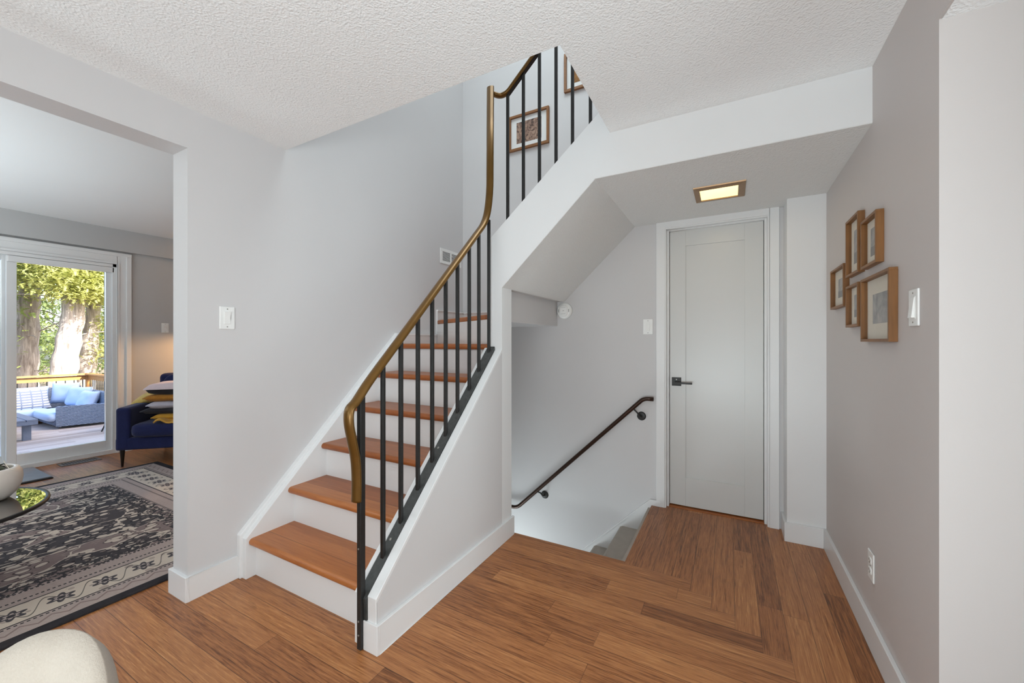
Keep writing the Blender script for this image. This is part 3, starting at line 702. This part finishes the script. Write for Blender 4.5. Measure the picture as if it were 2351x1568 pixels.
edge = a.math('LESS_THAN', a.vor(fw, 4.6, 'DISTANCE_TO_EDGE'), 0.011)
sm = a.vor(fw, 21, 'F1', 0); sprig = a.math('LESS_THAN', sm, 0.36)
sm2 = a.vor(fw, 40, 'F1', 0); sprig2 = a.math('LESS_THAN', sm2, 0.30)
ring = a.math('LESS_THAN', a.math('ABSOLUTE', a.math('SUBTRACT', sm, .42)), .035)
fld = a.mix(a.math('MULTIPLY', sprig2, .8), ground, lin((150, 138, 130)))
fld = a.mix(a.math('MULTIPLY', ring, .75), fld, blk)
fld = a.mix(a.math('MULTIPLY', sprig, .9), fld, cream)
fld = a.mix(a.math('MULTIPLY', edge, .95), fld, cream)
# main border: cream band with repeating palmettes
q = a.math('SUBTRACT', a.math('FRACT', a.math('DIVIDE', lv, .15)), .5); qx = a.math('MULTIPLY', q, .15); qy = a.math('SUBTRACT', d, .255)
rad = a.math('SQRT', a.math('ADD', a.math('MULTIPLY', qx, qx), a.math('MULTIPLY', qy, qy)))
ang = a.math('ARCTAN2', qy, qx)
pet = a.math('ADD', .040, a.math('MULTIPLY', a.math('SINE', a.math('MULTIPLY', ang, 6.0)), .011))
palm = a.math('LESS_THAN', rad, pet); palm_in = a.math('LESS_THAN', rad, a.math('MULTIPLY', pet, .55)); palm_c = a.math('LESS_THAN', rad, .014)
q2 = a.math('ABSOLUTE', a.math('SUBTRACT', a.math('ABSOLUTE', q), .5)); vine = a.math('LESS_THAN', a.math('ABSOLUTE', a.math('SUBTRACT', qy, a.math('MULTIPLY', a.math('SINE', a.math('MULTIPLY', lv, 41.9)), .062))), .005)
sp = a.math('LESS_THAN', a.vor(a.comb(a.math('MULTIPLY', lv, 1.0), d), 15, 'F1', 0), .27)
brd = a.mix(a.math('MULTIPLY', sp, .55), cream, mauve)
brd = a.mix(a.math('MULTIPLY', vine, .8), brd, dark); brd = a.mix(palm, brd, lin((74, 72, 76))); brd = a.mix(palm_in, brd, pink); brd = a.mix(palm_c, brd, dark)
# bands by distance from the edge
def band(lo, hi): return a.math('MULTIPLY', a.math('GREATER_THAN', d, lo), a.math('LESS_THAN', d, hi))
dots = a.math('GREATER_THAN', a.math('FRACT', a.math('MULTIPLY', lv, 55.0)), .45)
gs = a.mix(a.math('MULTIPLY', a.noise(a.comb(lv, d), 60, 2), .5), pink, mauve)
zz_ = a.math('LESS_THAN', a.math('ABSOLUTE', a.math('SUBTRACT', a.math('MULTIPLY', a.math('PINGPONG', lv, .045), .8), a.math('SUBTRACT', d, .085))), .006)
c = fld
c = a.mix(band(.0, .50), c, gs)
c = a.mix(a.math('MULTIPLY', band(.055, .14), zz_), c, mauve)
c = a.mix(band(.165, .345), c, brd)
for lo, hi in ((.158, .167), (.343, .352)): c = a.mix(band(lo, hi), c, dark)
for lo, hi in ((.140, .150), (.385, .397), (.470, .482)): c = a.mix(a.math('MULTIPLY', band(lo, hi), dots), c, dark)
c = a.mix(a.math('MULTIPLY', band(.482, .60), a.math('GREATER_THAN', a.noise(a.comb(lv, d), 40, 2), .5)), c, dark)
c = a.mix(band(-.1, .052), c, a.mix(nz, blk, lin((48, 48, 54))))
c = a.mix(a.math('MULTIPLY', a.noise(a.coord(), 5, 4, .6), .25), c, lin((120, 110, 106)))
a.bump(a.noise(a.coord(), 380, 2), .5, .003)
m_rug = a.base(c, 1.0, 0, 0.05)
o = bx(RX0, RX1, RY0, RY1, 0.0, .011).build('area_rug', m_rug, bevel=.003)
for vv in o.data.vertices: pass
tag(o, 'large dark oriental rug with pinkish floral borders on the living room floor', 'rug')

# floor register and mat by the patio door
fr = thing('floor_register', (-5.76, 1.43, 0), 'pewter slotted floor vent set before the glass patio door', 'floor vent')
m = MB(); m.box(-5.83, -5.68, 1.285, 1.57, 0, .006); m.build('register_plate', m_register, fr, bevel=.002)
m = MB()
for i in range(12):
    yy = 1.307 + i * .0205; m.box(-5.805, -5.705, yy, yy + .011, .0055, .0066)
m.build('register_slots', m_blackedge, fr)
dm = thing('door_mat', (-5.56, .6, 0), 'grey woven mat with black edge lying at the patio door', 'mat')
bx(-5.84, -5.275, -.1, 1.145, 0, .012).build('mat_backing', m_blackedge, dm, bevel=.004)
bx(-5.83, -5.285, -.09, 1.137, .012, .02).build('mat_weave', m_greymat, dm, bevel=.004)

# coffee table with planter
ct = thing('coffee_table', (-3.23, .28, .011), 'round smoked glass coffee table with black rim on the patterned rug', 'coffee table')
m = MB(); m.lathe([(.385, .402), (.385, .412), (.02, .4125)], (-3.23, .28, 0), 64); m.build('glass_top', m_tabletop, ct, smooth=False)
m = MB(); m.lathe([(.385, .398), (.400, .398), (.402, .405), (.400, .414), (.387, .4135), (.385, .411)], (-3.23, .28, 0), 64)
m.f = m.f[:-2]; m.mi = m.mi[:-2]; m.build('rim', m_blackedge, ct, smooth=True)
m = MB(); m.lathe([(.16, .0115), (.16, .03), (.07, .06), (.05, .2), (.07, .36), (.15, .400)], (-3.30, .16, 0), 32); m.build('pedestal', m_blackedge, ct, smooth=True)
pl = thing('planter_bowl', (-3.29, .475, .4135), 'cream ceramic bowl of dried grey green leaves on the glass table', 'planter')
cx_, cy_ = -3.29, .475
m = MB(); prof = [(.070, .414), (.088, .418), (.112, .445), (.127, .485), (.131, .515), (.128, .545), (.117, .566), (.104, .572), (.098, .566), (.102, .552), (.11, .52), (.09, .50)]
m.lathe([(r_, z_) for r_, z_ in prof], (cx_, cy_, 0), 48); m.build('bowl', m_ceramic, pl, smooth=True)
rg = random.Random(4); m = MB()
for i in range(70):
    an = rg.uniform(0, 6.28); el = rg.uniform(-.1, 1.3); L = rg.uniform(.05, .085); w_ = rg.uniform(.014, .022)
    b_ = Vector((cx_ + .05 * math.cos(an) * math.cos(el), cy_ + .05 * math.sin(an) * math.cos(el), .535 + .05 * math.sin(el)))
    dv = Vector((math.cos(an) * math.cos(el), math.sin(an) * math.cos(el), math.sin(el) * .7)); sd = dv.cross(Vector((rg.uniform(-1, 1), rg.uniform(-1, 1), 1))).normalized(); nn = dv.cross(sd)
    vs = []
    for t_, ww in ((0, .3), (.35, 1), (.7, .8), (1, .05)):
        cc = b_ + dv * L * t_ * .85 - Vector((0, 0, .03 * t_ * t_)); vs += [cc - sd * w_ * ww, cc + nn * .006, cc + sd * w_ * ww]
    m.add(vs, [(i_ * 3 + j_, i_ * 3 + j_ + 1, i_ * 3 + j_ + 4, i_ * 3 + j_ + 3) for i_ in range(3) for j_ in range(2)])
m.build('dried_leaves', m_leaf_dry, pl, smooth=True)
m = MB(); m.sweep(smooth_path([(cx_ + .10, cy_ + .05, .62), (cx_ + .135, cy_ + .06, .585), (cx_ + .15, cy_ + .075, .575)], 5), .0015, .0015, 6); m.build('dry_stem', m_mat, pl)

# ------------------------------------------------------------------ navy armchair set at 45 degrees, with its pile of cushions
AN = R(43.3)
TA = Matrix.Translation((-5.170, 1.515, 0)) @ Matrix.Rotation(AN, 4, 'Z')      # local x along the front, y to the back
ac = thing('armchair', (-5.17, 1.515, 0), 'navy blue upholstered armchair with black tapered legs in the living room corner', 'armchair')
W, D = .92, .80
m = MB(TA); m.box(0, W, 0, D, .165, .285); m.build('seat_base', m_navy, ac, bevel=.018, seg=3)
for xa in (0, W - .118):
    m = MB(TA); m.box(xa, xa + .118, -.002, D, .165, .575)
    # back of the arm a little higher
    m.v = [tuple(Vector(p) + Vector((0, 0, .035)) if (p[2] > .5 and (TA.inverted() @ Vector(p)).y > .4) else p) for p in m.v]
    m.build('armrest', m_navy, ac, bevel=.028, seg=4)
m = MB(TA); m.super((W / 2, .285, .352), ((W - .24) / 2, .33, .078), .45, .22, 40, 14); m.build('seat_cushion', m_navy, ac, smooth=True)
m = MB(TA); m.box(.02, W - .02, D - .16, D, .165, .86); m.build('backrest', m_navy, ac, bevel=.05, seg=5)
m = MB(TA); m.super((W / 2, D - .235, .63), ((W - .25) / 2, .085, .245), .45, .3, 36, 14); m.build('back_cushion', m_navy, ac, smooth=True)
for xa, ya in ((.035, .045), (W - .035, .045), (.035, D - .045), (W - .035, D - .045)):
    m = MB(TA); m.lathe([(.009, 0), (.020, .165), (.020, .17)], (xa, ya, 0), 14); m.build('leg', m_legblack, ac, smooth=True)
def cushion(z, half, t, mat, label, dxy=(0, 0), rot=0, name='throw_pillow', shape='pillow', smooth=True, cx=.455, cy=.26):
    T = TA @ Matrix.Translation((cx + dxy[0], cy + dxy[1], z)) @ Matrix.Rotation(R(rot), 4, 'Z')
    m = MB(T); m.pillow(half[0], half[1], t, 18, None, int(z * 100), 10)
    o = m.build(name, mat, smooth=smooth); tag(o, label, 'pillow', 'pillows stacked on the navy armchair'); return o
cushion(.462, (.235, .22), .032, m_mustard, 'smooth mustard pillow at the bottom of the stack on the armchair', (.04, 0), 3)
cushion(.525, (.26, .23), .030, m_char, 'charcoal pillow with cream edge, second from the bottom of the stack', (-.01, 0), -3)
cushion(.583, (.25, .23), .036, m_lilac, 'lilac grey pillow in the middle of the stack, under the fur one', (.02, .0), 2)
cushion(.653, (.25, .23), .036, m_must_fur, 'mustard fur pillow below the topmost pillow of the stack', (.0, 0), -2)
o = cushion(.745, (.25, .23), .058, [m_pinkw, m_char, m_must_fur], 'pale pink and white tufted pillow on top of the armchair stack', (.0, 0), 3)
for p in o.data.polygons:
    if p.normal.z < -.3: p.material_index = 1
    elif abs((TA.inverted() @ (o.matrix_world @ p.center + o.location)).x - .55) < .07 and p.normal.z > 0: p.material_index = 2
T = TA @ Matrix.Translation((.07, .40, .63)) @ Matrix.Rotation(R(-25), 4, 'Y') @ Matrix.Rotation(R(15), 4, 'X')
m = MB(T); m.pillow(.13, .15, .045, 14, None, 3); tag(m.build('throw_pillow', fabric('yellow_rib_knit', (214, 186, 110), (170, 138, 64), 60, stretch=(1, 8, 1)), smooth=True), 'ribbed yellow pillow leaning behind the stack on the armchair arm', 'pillow', 'pillows stacked on the navy armchair')
# gold throw
m = MB(TA); n_ = 14; vs = []; fs = []
for i in range(n_ + 1):
    for j in range(n_ + 1):
        u_ = i / n_; v_ = j / n_
        vs.append((.33 + .34 * u_, -.03 + .16 * v_, .436 + .018 * math.sin(9 * u_ + 5 * v_) * (1 - v_ * .5) + .012 * math.sin(17 * u_ - 3 * v_) - .05 * max(0, .35 - v_)))
for i in range(n_):
    for j in range(n_): fs.append((i * (n_ + 1) + j, (i + 1) * (n_ + 1) + j, (i + 1) * (n_ + 1) + j + 1, i * (n_ + 1) + j + 1))
m.add(vs, fs); o = m.build('throw_blanket', fabric('gold_throw', (222, 176, 84), (176, 126, 44), 120), smooth=True)
md = o.modifiers.new('thick', 'SOLIDIFY'); md.thickness = .014
tag(o, 'rumpled gold throw blanket on the front of the armchair seat', 'blanket')
# floor lamp behind the partition that throws the warm glow on the window wall
fl = thing('floor_lamp', (-5.35, 2.72, 0), 'brass floor lamp with opaque shade glowing warm behind the armchair', 'floor lamp')
m = MB(); m.lathe([(.13, 0), (.13, .012), (.02, .02)], (-5.35, 2.72, 0), 28); m.build('base', m_black, fl)
m = MB(); m.lathe([(.010, .02), (.010, 1.50)], (-5.35, 2.72, 0), 12); m.build('pole', m_lampframe, fl)
m = MB(); m.lathe([(.17, 1.355), (.12, 1.60), (.118, 1.60), (.168, 1.355)], (-5.35, 2.72, 0), 32); m.f = m.f[:-2]; m.mi = m.mi[:-2]; m.build('lamp_shade', m_black, fl)
lp = lamp('floor_lamp_bulb', 'POINT', (0, 0, 1.385), 60, (1.0, 0.56, 0.24), radius=.03); lp.parent = fl

# ------------------------------------------------------------------ dining chair, foreground
ch = thing('dining_chair', (-.80, .08, 0), 'cream upholstered dining chair back at the lower left foreground', 'chair')
pdir = Vector((.886, .463, 0)); ndir = Vector((-.463, .886, 0))
TC = Matrix(((pdir.x, ndir.x, 0, -.855), (pdir.y, ndir.y, 0, .175), (0, 0, 1, 0), (0, 0, 0, 1)))
m = MB(TC); n1, n2 = 28, 16; vs = []; fs = []; ztop = .787; zbot = .42
for i in range(n1 + 1):
    u_ = -1 + 2 * i / n1
    for sgn in (0, 1):
        pass
def back_pt(u_, v_, off):
    hw = .168; z_top = zbot + (ztop - zbot) * (1 - abs(u_) ** 2.6) ** (1 / 2.2) if abs(u_) < 1 else zbot
    z_ = zbot + (z_top - zbot) * v_; crv = -.10 * u_ * u_
    th = .028 * (1 - abs(u_) ** 6) ** .5 * (max(0, 1 - v_ ** 8)) ** .5 + .001
    return (hw * u_, crv + .03 * v_ + off * th, z_)
for off in (1, -1):
    b0 = len(vs)
    for i in range(n1 + 1):
        for j in range(n2 + 1): vs.append(back_pt(-1 + 2 * i / n1, j / n2, off))
    for i in range(n1):
        for j in range(n2):
            q = (b0 + i * (n2 + 1) + j, b0 + (i + 1) * (n2 + 1) + j, b0 + (i + 1) * (n2 + 1) + j + 1, b0 + i * (n2 + 1) + j + 1); fs.append(q if off < 0 else q[::-1])
m2 = (n1 + 1) * (n2 + 1)
for i in range(n1):
    fs.append((i * (n2 + 1), (i + 1) * (n2 + 1), m2 + (i + 1) * (n2 + 1), m2 + i * (n2 + 1))); t0, t1 = i * (n2 + 1) + n2, (i + 1) * (n2 + 1) + n2; fs.append((t0, m2 + t0, m2 + t1, t1))
m.add(vs, fs); m.build('backrest', m_linen, ch, smooth=True)
m = MB(TC); m.super((0, -.23, .44), (.235, .235, .05), .5, .45, 36, 12); m.build('seat', m_linen, ch, smooth=True)
for sx in (-1, 1):
    for sy in (-.05, -.40):
        m = MB(TC); m.lathe([(.010, 0), (.017, .41)], (sx * .17, sy, 0), 12); m.build('leg', m_frame2, ch, smooth=True)

# ------------------------------------------------------------------ outdoors
ZD = -.60
struct('floor_deck', bx(-14.6, XW - .16, -4.0, 3.85, ZD - .1, ZD), m_deck)
struct('floor_ground', bx(-60, -5.9, -30, 40, ZD - .75, ZD - .55), m_ground)
struct('wall_roof', bx(-6.5, 3.0, -4.2, 9.2, 5.2, 5.5), m_roof)  # unseen roof slab, lengthened to keep the sun off the deck
mb = MB(); mb.box(2.6, 2.72, YB - .2, 3.9, -.3, 5.2); mb.box(XW - .16, 2.72, 3.76, 3.9, -.3, 5.2); mb.box(XW - .16, 2.72, YB - .3, YB - .13, -.3, 5.2)
struct('wall_exterior', mb, m_siding)
# railing
dk = thing('deck_railing', (-14.3, 3.7, ZD), 'cedar deck railing with black metal balusters behind the outdoor sofa', 'railing')
m = MB(); m.box(-14.40, -14.22, -3.5, 3.79, .375, .41); m.box(-14.40, -8.0, 3.62, 3.79, .375, .41); m.build('cap_rail', m_cedar, dk, bevel=.004)
m = MB(); m.box(-14.33, -14.29, -3.5, 3.7, .255, .36); m.box(-14.3, -8.0, 3.68, 3.72, .255, .36); m.build('upper_rail', m_cedar, dk)
m = MB(); m.box(-14.33, -14.29, -3.5, 3.7, ZD + .1, ZD + .19); m.box(-14.3, -8.0, 3.68, 3.72, ZD + .1, ZD + .19); m.build('lower_rail', m_cedar, dk)
for x, y in ((-14.31, 3.70), (-14.31, 1.2), (-14.31, -1.3), (-12.0, 3.70), (-9.5, 3.70)):
    bx(x - .045, x + .045, y - .045, y + .045, ZD, .375).build('post', m_cedar, dk, bevel=.004)
bal = None
for i in range(26):
    y = 3.60 - .15 * i
    if bal is None:
        m = MB(); m.lathe([(.010, ZD + .12), (.010, .30)], (-14.31, y, 0), 8); bal = m.build('baluster', m_black, dk); yb0 = y
    else:
        q = bal.copy(); C.objects.link(q); q.location = (0, y - yb0, 0)
for i in range(1, 26):
    q = bal.copy(); C.objects.link(q); q.location = (.13 * i, 3.70 - yb0, 0)
# sectional
so = thing('outdoor_sofa', (-13.1, 2.6, ZD), 'blue grey wicker corner sofa with pale blue seat cushions on the deck', 'outdoor sofa')
m = MB(); m.add([(-12.17, 2.67, -.55), (-12.01, 3.42, -.55), (-12.09, 3.44, -.55), (-12.25, 2.69, -.55), (-12.17, 2.67, -.135), (-12.01, 3.42, -.135), (-12.09, 3.44, -.135), (-12.25, 2.69, -.135)], [(0, 1, 5, 4), (1, 2, 6, 5), (2, 3, 7, 6), (3, 0, 4, 7), (4, 5, 6, 7), (0, 3, 2, 1)])
m.build('arm_panel', m_wicker, so, bevel=.008)
m = MB(); m.box(-14.05, -12.12, 3.38, 3.50, -.55, .09); m.box(-14.12, -14.02, .2, 3.50, -.55, .13); m.build('back_panel', m_wicker, so, bevel=.01)
m = MB(); m.box(-13.95, -12.2, 2.66, 3.4, -.52, -.42); m.box(-14.02, -13.25, .2, 3.3, -.52, -.42); m.build('seat_frame', m_wicker, so)
m = MB(); m.super((-12.72, 2.98, -.35), (.54, .42, .095), .35, .16, 40, 12); m.build('seat_cushion', m_ltblue, so, smooth=True)
m = MB(); m.super((-13.58, 2.2, -.35), (.40, .62, .095), .35, .16, 40, 12); m.build('seat_cushion', m_ltblue, so, smooth=True)
m = MB(); m.super((-13.58, .95, -.35), (.40, .62, .095), .35, .16, 40, 12); m.build('seat_cushion', m_ltblue, so, smooth=True)
for x, y in ((-12.3, 2.75), (-13.3, 2.75), (-13.3, .3), (-14.0, .3), (-12.25, 3.42), (-14.0, 3.42)):
    bx(x - .02, x + .02, y - .02, y + .02, ZD, -.5).build('leg', m_slat, so)
GC = 'pale blue back pillows on the outdoor sofa'
def oc(c, half, rx, rz, mat, label, name='outdoor_pillow', group=GC, ry=0):
    T = Matrix.Translation(c) @ Matrix.Rotation(R(rz), 4, 'Z') @ Matrix.Rotation(R(ry), 4, 'X') @ Matrix.Rotation(R(rx), 4, 'Y')
    m = MB(T); m.pillow(half[0], half[1], half[2], 14, None, int(abs(c[1]) * 10)); o = m.build(name, mat, smooth=True)
    return tag(o, label, 'pillow', group)
# rx leans about the wall axis: plane normal faces +x
oc((-13.84, 2.62, -.03), (.22, .32, .10), 78, 0, m_ltblue, 'pale blue back pillow behind the striped one on the outdoor sofa')
oc((-13.80, 1.35, -.05), (.24, .40, .12), 76, 0, m_ltblue, 'pale blue back pillow left of the patio door stile on the outdoor sofa')
oc((-13.70, 1.98, -.04), (.24, .30, .12), 72, 12, m_ltblue, 'pale blue back pillow between the door stile and the striped pillow')
oc((-13.48, 2.50, -.07), (.24, .38, .09), 64, 8, m_stripe, 'grey and white striped pillow leaning on the outdoor sofa', 'striped_pillow', 'striped pillows on the outdoor sofa')
oc((-13.55, 3.12, .02), (.24, .24, .10), 78, -40, m_ltblue, 'pale blue pillow in the corner right of the striped one')
oc((-13.05, 3.22, -.03), (.22, .28, .11), 74, -70, m_ltblue, 'pale blue pillow in the middle of the three at the sofa right end')
oc((-12.55, 3.24, -.08), (.20, .26, .11), 70, -80, m_ltblue, 'pale blue pillow nearest the door at the right end of the sofa')
# deck table
dt = thing('deck_table', (-11.8, 1.6, ZD), 'slate grey slatted coffee table on the deck before the sofa', 'outdoor table')
m = MB()
for i in range(9):
    y = .92 + i * .148; m.box(-12.55, -11.2, y, y + .136, -.245, -.215)
m.build('slatted_top', m_slat, dt, bevel=.003)
m = MB(); m.box(-11.24, -11.2, .92, 2.24, -.31, -.246); m.box(-12.55, -12.51, .92, 2.24, -.31, -.246); m.box(-12.5, -11.25, .93, .97, -.31, -.246); m.box(-12.5, -11.25, 2.19, 2.23, -.31, -.246); m.build('apron', m_slat, dt)
for x in (-12.45, -11.35):
    for y in (1.02, 2.13):
        bx(x - .05, x + .05, y - .05, y + .05, ZD, -.25).build('leg', m_slat, dt, bevel=.004)
# slim side table by the sofa arm
sd_ = thing('side_table', (-11.05, 3.35, ZD), 'small dark side table with slanted legs beyond the sofa arm', 'side table')
m = MB(); m.lathe([(.24, -.08), (.25, -.07), (.24, -.055)], (-11.05, 3.36, 0), 28); m.build('table_top', plain('sage_top', (176, 190, 170), .5), sd_)
for k in range(3):
    an = R(-95 + 120 * k); m = MB(); m.sweep([(-11.05 + .12 * math.cos(an), 3.36 + .12 * math.sin(an), -.08), (-11.05 + .31 * math.cos(an), 3.36 + .31 * math.sin(an), ZD + .003)], .012, .012, 8); m.build('leg', m_black, sd_)

# ------------------------------------------------------------------ trees
def spray(m, c, L, rg, droop=.5):
    """one flat cedar frond: stem plane with paired leaflets"""
    an = rg.uniform(0, 6.28); el = rg.uniform(-1.0, .5) - droop * .3
    dv = Vector((math.cos(an) * math.cos(el), math.sin(an) * math.cos(el), math.sin(el)))
    sd = dv.cross(Vector((rg.uniform(-.6, .6), rg.uniform(-.6, .6), 1))).normalized()
    for t_, wk in ((.0, .55), (.33, .5), (.62, .36)):
        p = c + dv * L * t_; q = c + dv * L * (t_ + .38)
        m.add([p, p + dv * L * .16 + sd * L * wk * .5, q, p + dv * L * .16 - sd * L * wk * .5], [(0, 1, 2, 3)])
def tree(name, trunk, radii, blobs, n, L, lm, label, cat='tree', group='trees beyond the deck', seed=1, branches=0):
    rg = random.Random(seed)
    t = thing(name, trunk[0], label, cat, group)
    m = MB(); P = smooth_path(trunk, 6)
    rr = [radii[0] + (radii[1] - radii[0]) * (i / (len(P) - 1)) ** .7 for i in range(len(P))]
    rr = [r_ * (1 + .10 * math.sin(i * 1.7)) for i, r_ in enumerate(rr)]
    m.sweep(P, 1, 1, 16, (0, 1, 0), True, rr)
    m.build('trunk', m_bark, t, smooth=True)
    if branches:
        m = MB()
        for _ in range(branches):
            p = P[rg.randrange(len(P) // 4, len(P))]; an = rg.uniform(0, 6.28); l_ = rg.uniform(.7, 2.0)
            e_ = Vector((math.cos(an) * l_, math.sin(an) * l_, rg.uniform(-.5, .7)))
            m.sweep(smooth_path([p, p + e_ * .5 + Vector((0, 0, rg.uniform(-.05, .2))), p + e_], 4), .022, .022, 6, (0, 0, 1), True, [1 - .07 * i for i in range(9)])
        m.build('branches', m_bark, t, smooth=True)
    if n:
        m = MB(); tot = sum(b[6] if len(b) > 6 else 1 for b in blobs)
        for b in blobs:
            k = int(n * (b[6] if len(b) > 6 else 1) / tot)
            # clumps inside the blob
            cl_ = [Vector((b[0] + b[3] * rg.uniform(-1, 1), b[1] + b[4] * rg.uniform(-1, 1), b[2] + b[5] * rg.uniform(-1, 1))) for _ in range(max(4, k // 40))]
            for i in range(k):
                c = rg.choice(cl_) + Vector((rg.gauss(0, .30), rg.gauss(0, .30), rg.gauss(0, .16)))
                spray(m, c, L * rg.uniform(.7, 1.3), rg)
        m.build('foliage', lm, t)
    return t
ZG = ZD - .55
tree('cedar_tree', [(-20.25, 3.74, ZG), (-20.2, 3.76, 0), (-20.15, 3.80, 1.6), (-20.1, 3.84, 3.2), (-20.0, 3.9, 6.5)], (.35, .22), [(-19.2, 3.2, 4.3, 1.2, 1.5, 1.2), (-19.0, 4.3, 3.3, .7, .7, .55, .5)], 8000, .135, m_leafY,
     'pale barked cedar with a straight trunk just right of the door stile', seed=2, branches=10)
tree('cedar_tree', [(-18.5, 4.16, ZG), (-18.45, 4.22, 0), (-18.35, 4.33, 1.2), (-18.2, 4.44, 2.5), (-18.0, 4.6, 5.5)], (.37, .19), [(-17.6, 4.6, 3.9, .9, 1.2, .9), (-17.6, 4.5, 3.0, .6, .9, .4, .5)], 8000, .135, m_leafY,
     'leaning cedar in the middle with a forked dark and pale trunk', seed=3, branches=10)
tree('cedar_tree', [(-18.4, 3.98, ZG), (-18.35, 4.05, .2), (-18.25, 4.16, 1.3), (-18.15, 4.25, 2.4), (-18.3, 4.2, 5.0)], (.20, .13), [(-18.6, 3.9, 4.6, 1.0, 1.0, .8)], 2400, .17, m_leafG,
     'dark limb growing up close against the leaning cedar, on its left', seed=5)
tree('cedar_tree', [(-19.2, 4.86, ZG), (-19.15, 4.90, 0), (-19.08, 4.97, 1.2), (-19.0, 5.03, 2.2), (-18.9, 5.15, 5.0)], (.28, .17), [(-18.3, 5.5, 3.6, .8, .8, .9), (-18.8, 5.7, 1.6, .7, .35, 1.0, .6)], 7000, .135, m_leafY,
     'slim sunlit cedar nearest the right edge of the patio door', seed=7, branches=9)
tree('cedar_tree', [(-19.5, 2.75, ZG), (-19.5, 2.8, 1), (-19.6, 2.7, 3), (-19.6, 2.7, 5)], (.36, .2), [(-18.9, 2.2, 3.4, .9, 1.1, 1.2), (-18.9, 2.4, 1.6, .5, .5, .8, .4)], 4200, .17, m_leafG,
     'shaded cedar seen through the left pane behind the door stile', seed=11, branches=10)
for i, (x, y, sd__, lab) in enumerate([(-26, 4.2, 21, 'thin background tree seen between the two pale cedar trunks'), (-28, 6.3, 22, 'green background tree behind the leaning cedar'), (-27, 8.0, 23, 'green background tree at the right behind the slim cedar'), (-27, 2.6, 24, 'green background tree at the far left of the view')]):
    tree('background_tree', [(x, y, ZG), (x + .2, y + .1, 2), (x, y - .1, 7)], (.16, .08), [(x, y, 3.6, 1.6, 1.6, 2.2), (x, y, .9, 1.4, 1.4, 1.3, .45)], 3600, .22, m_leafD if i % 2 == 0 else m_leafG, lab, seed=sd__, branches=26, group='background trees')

for o in bpy.data.objects:
    if '_w' in o: del o['_w']
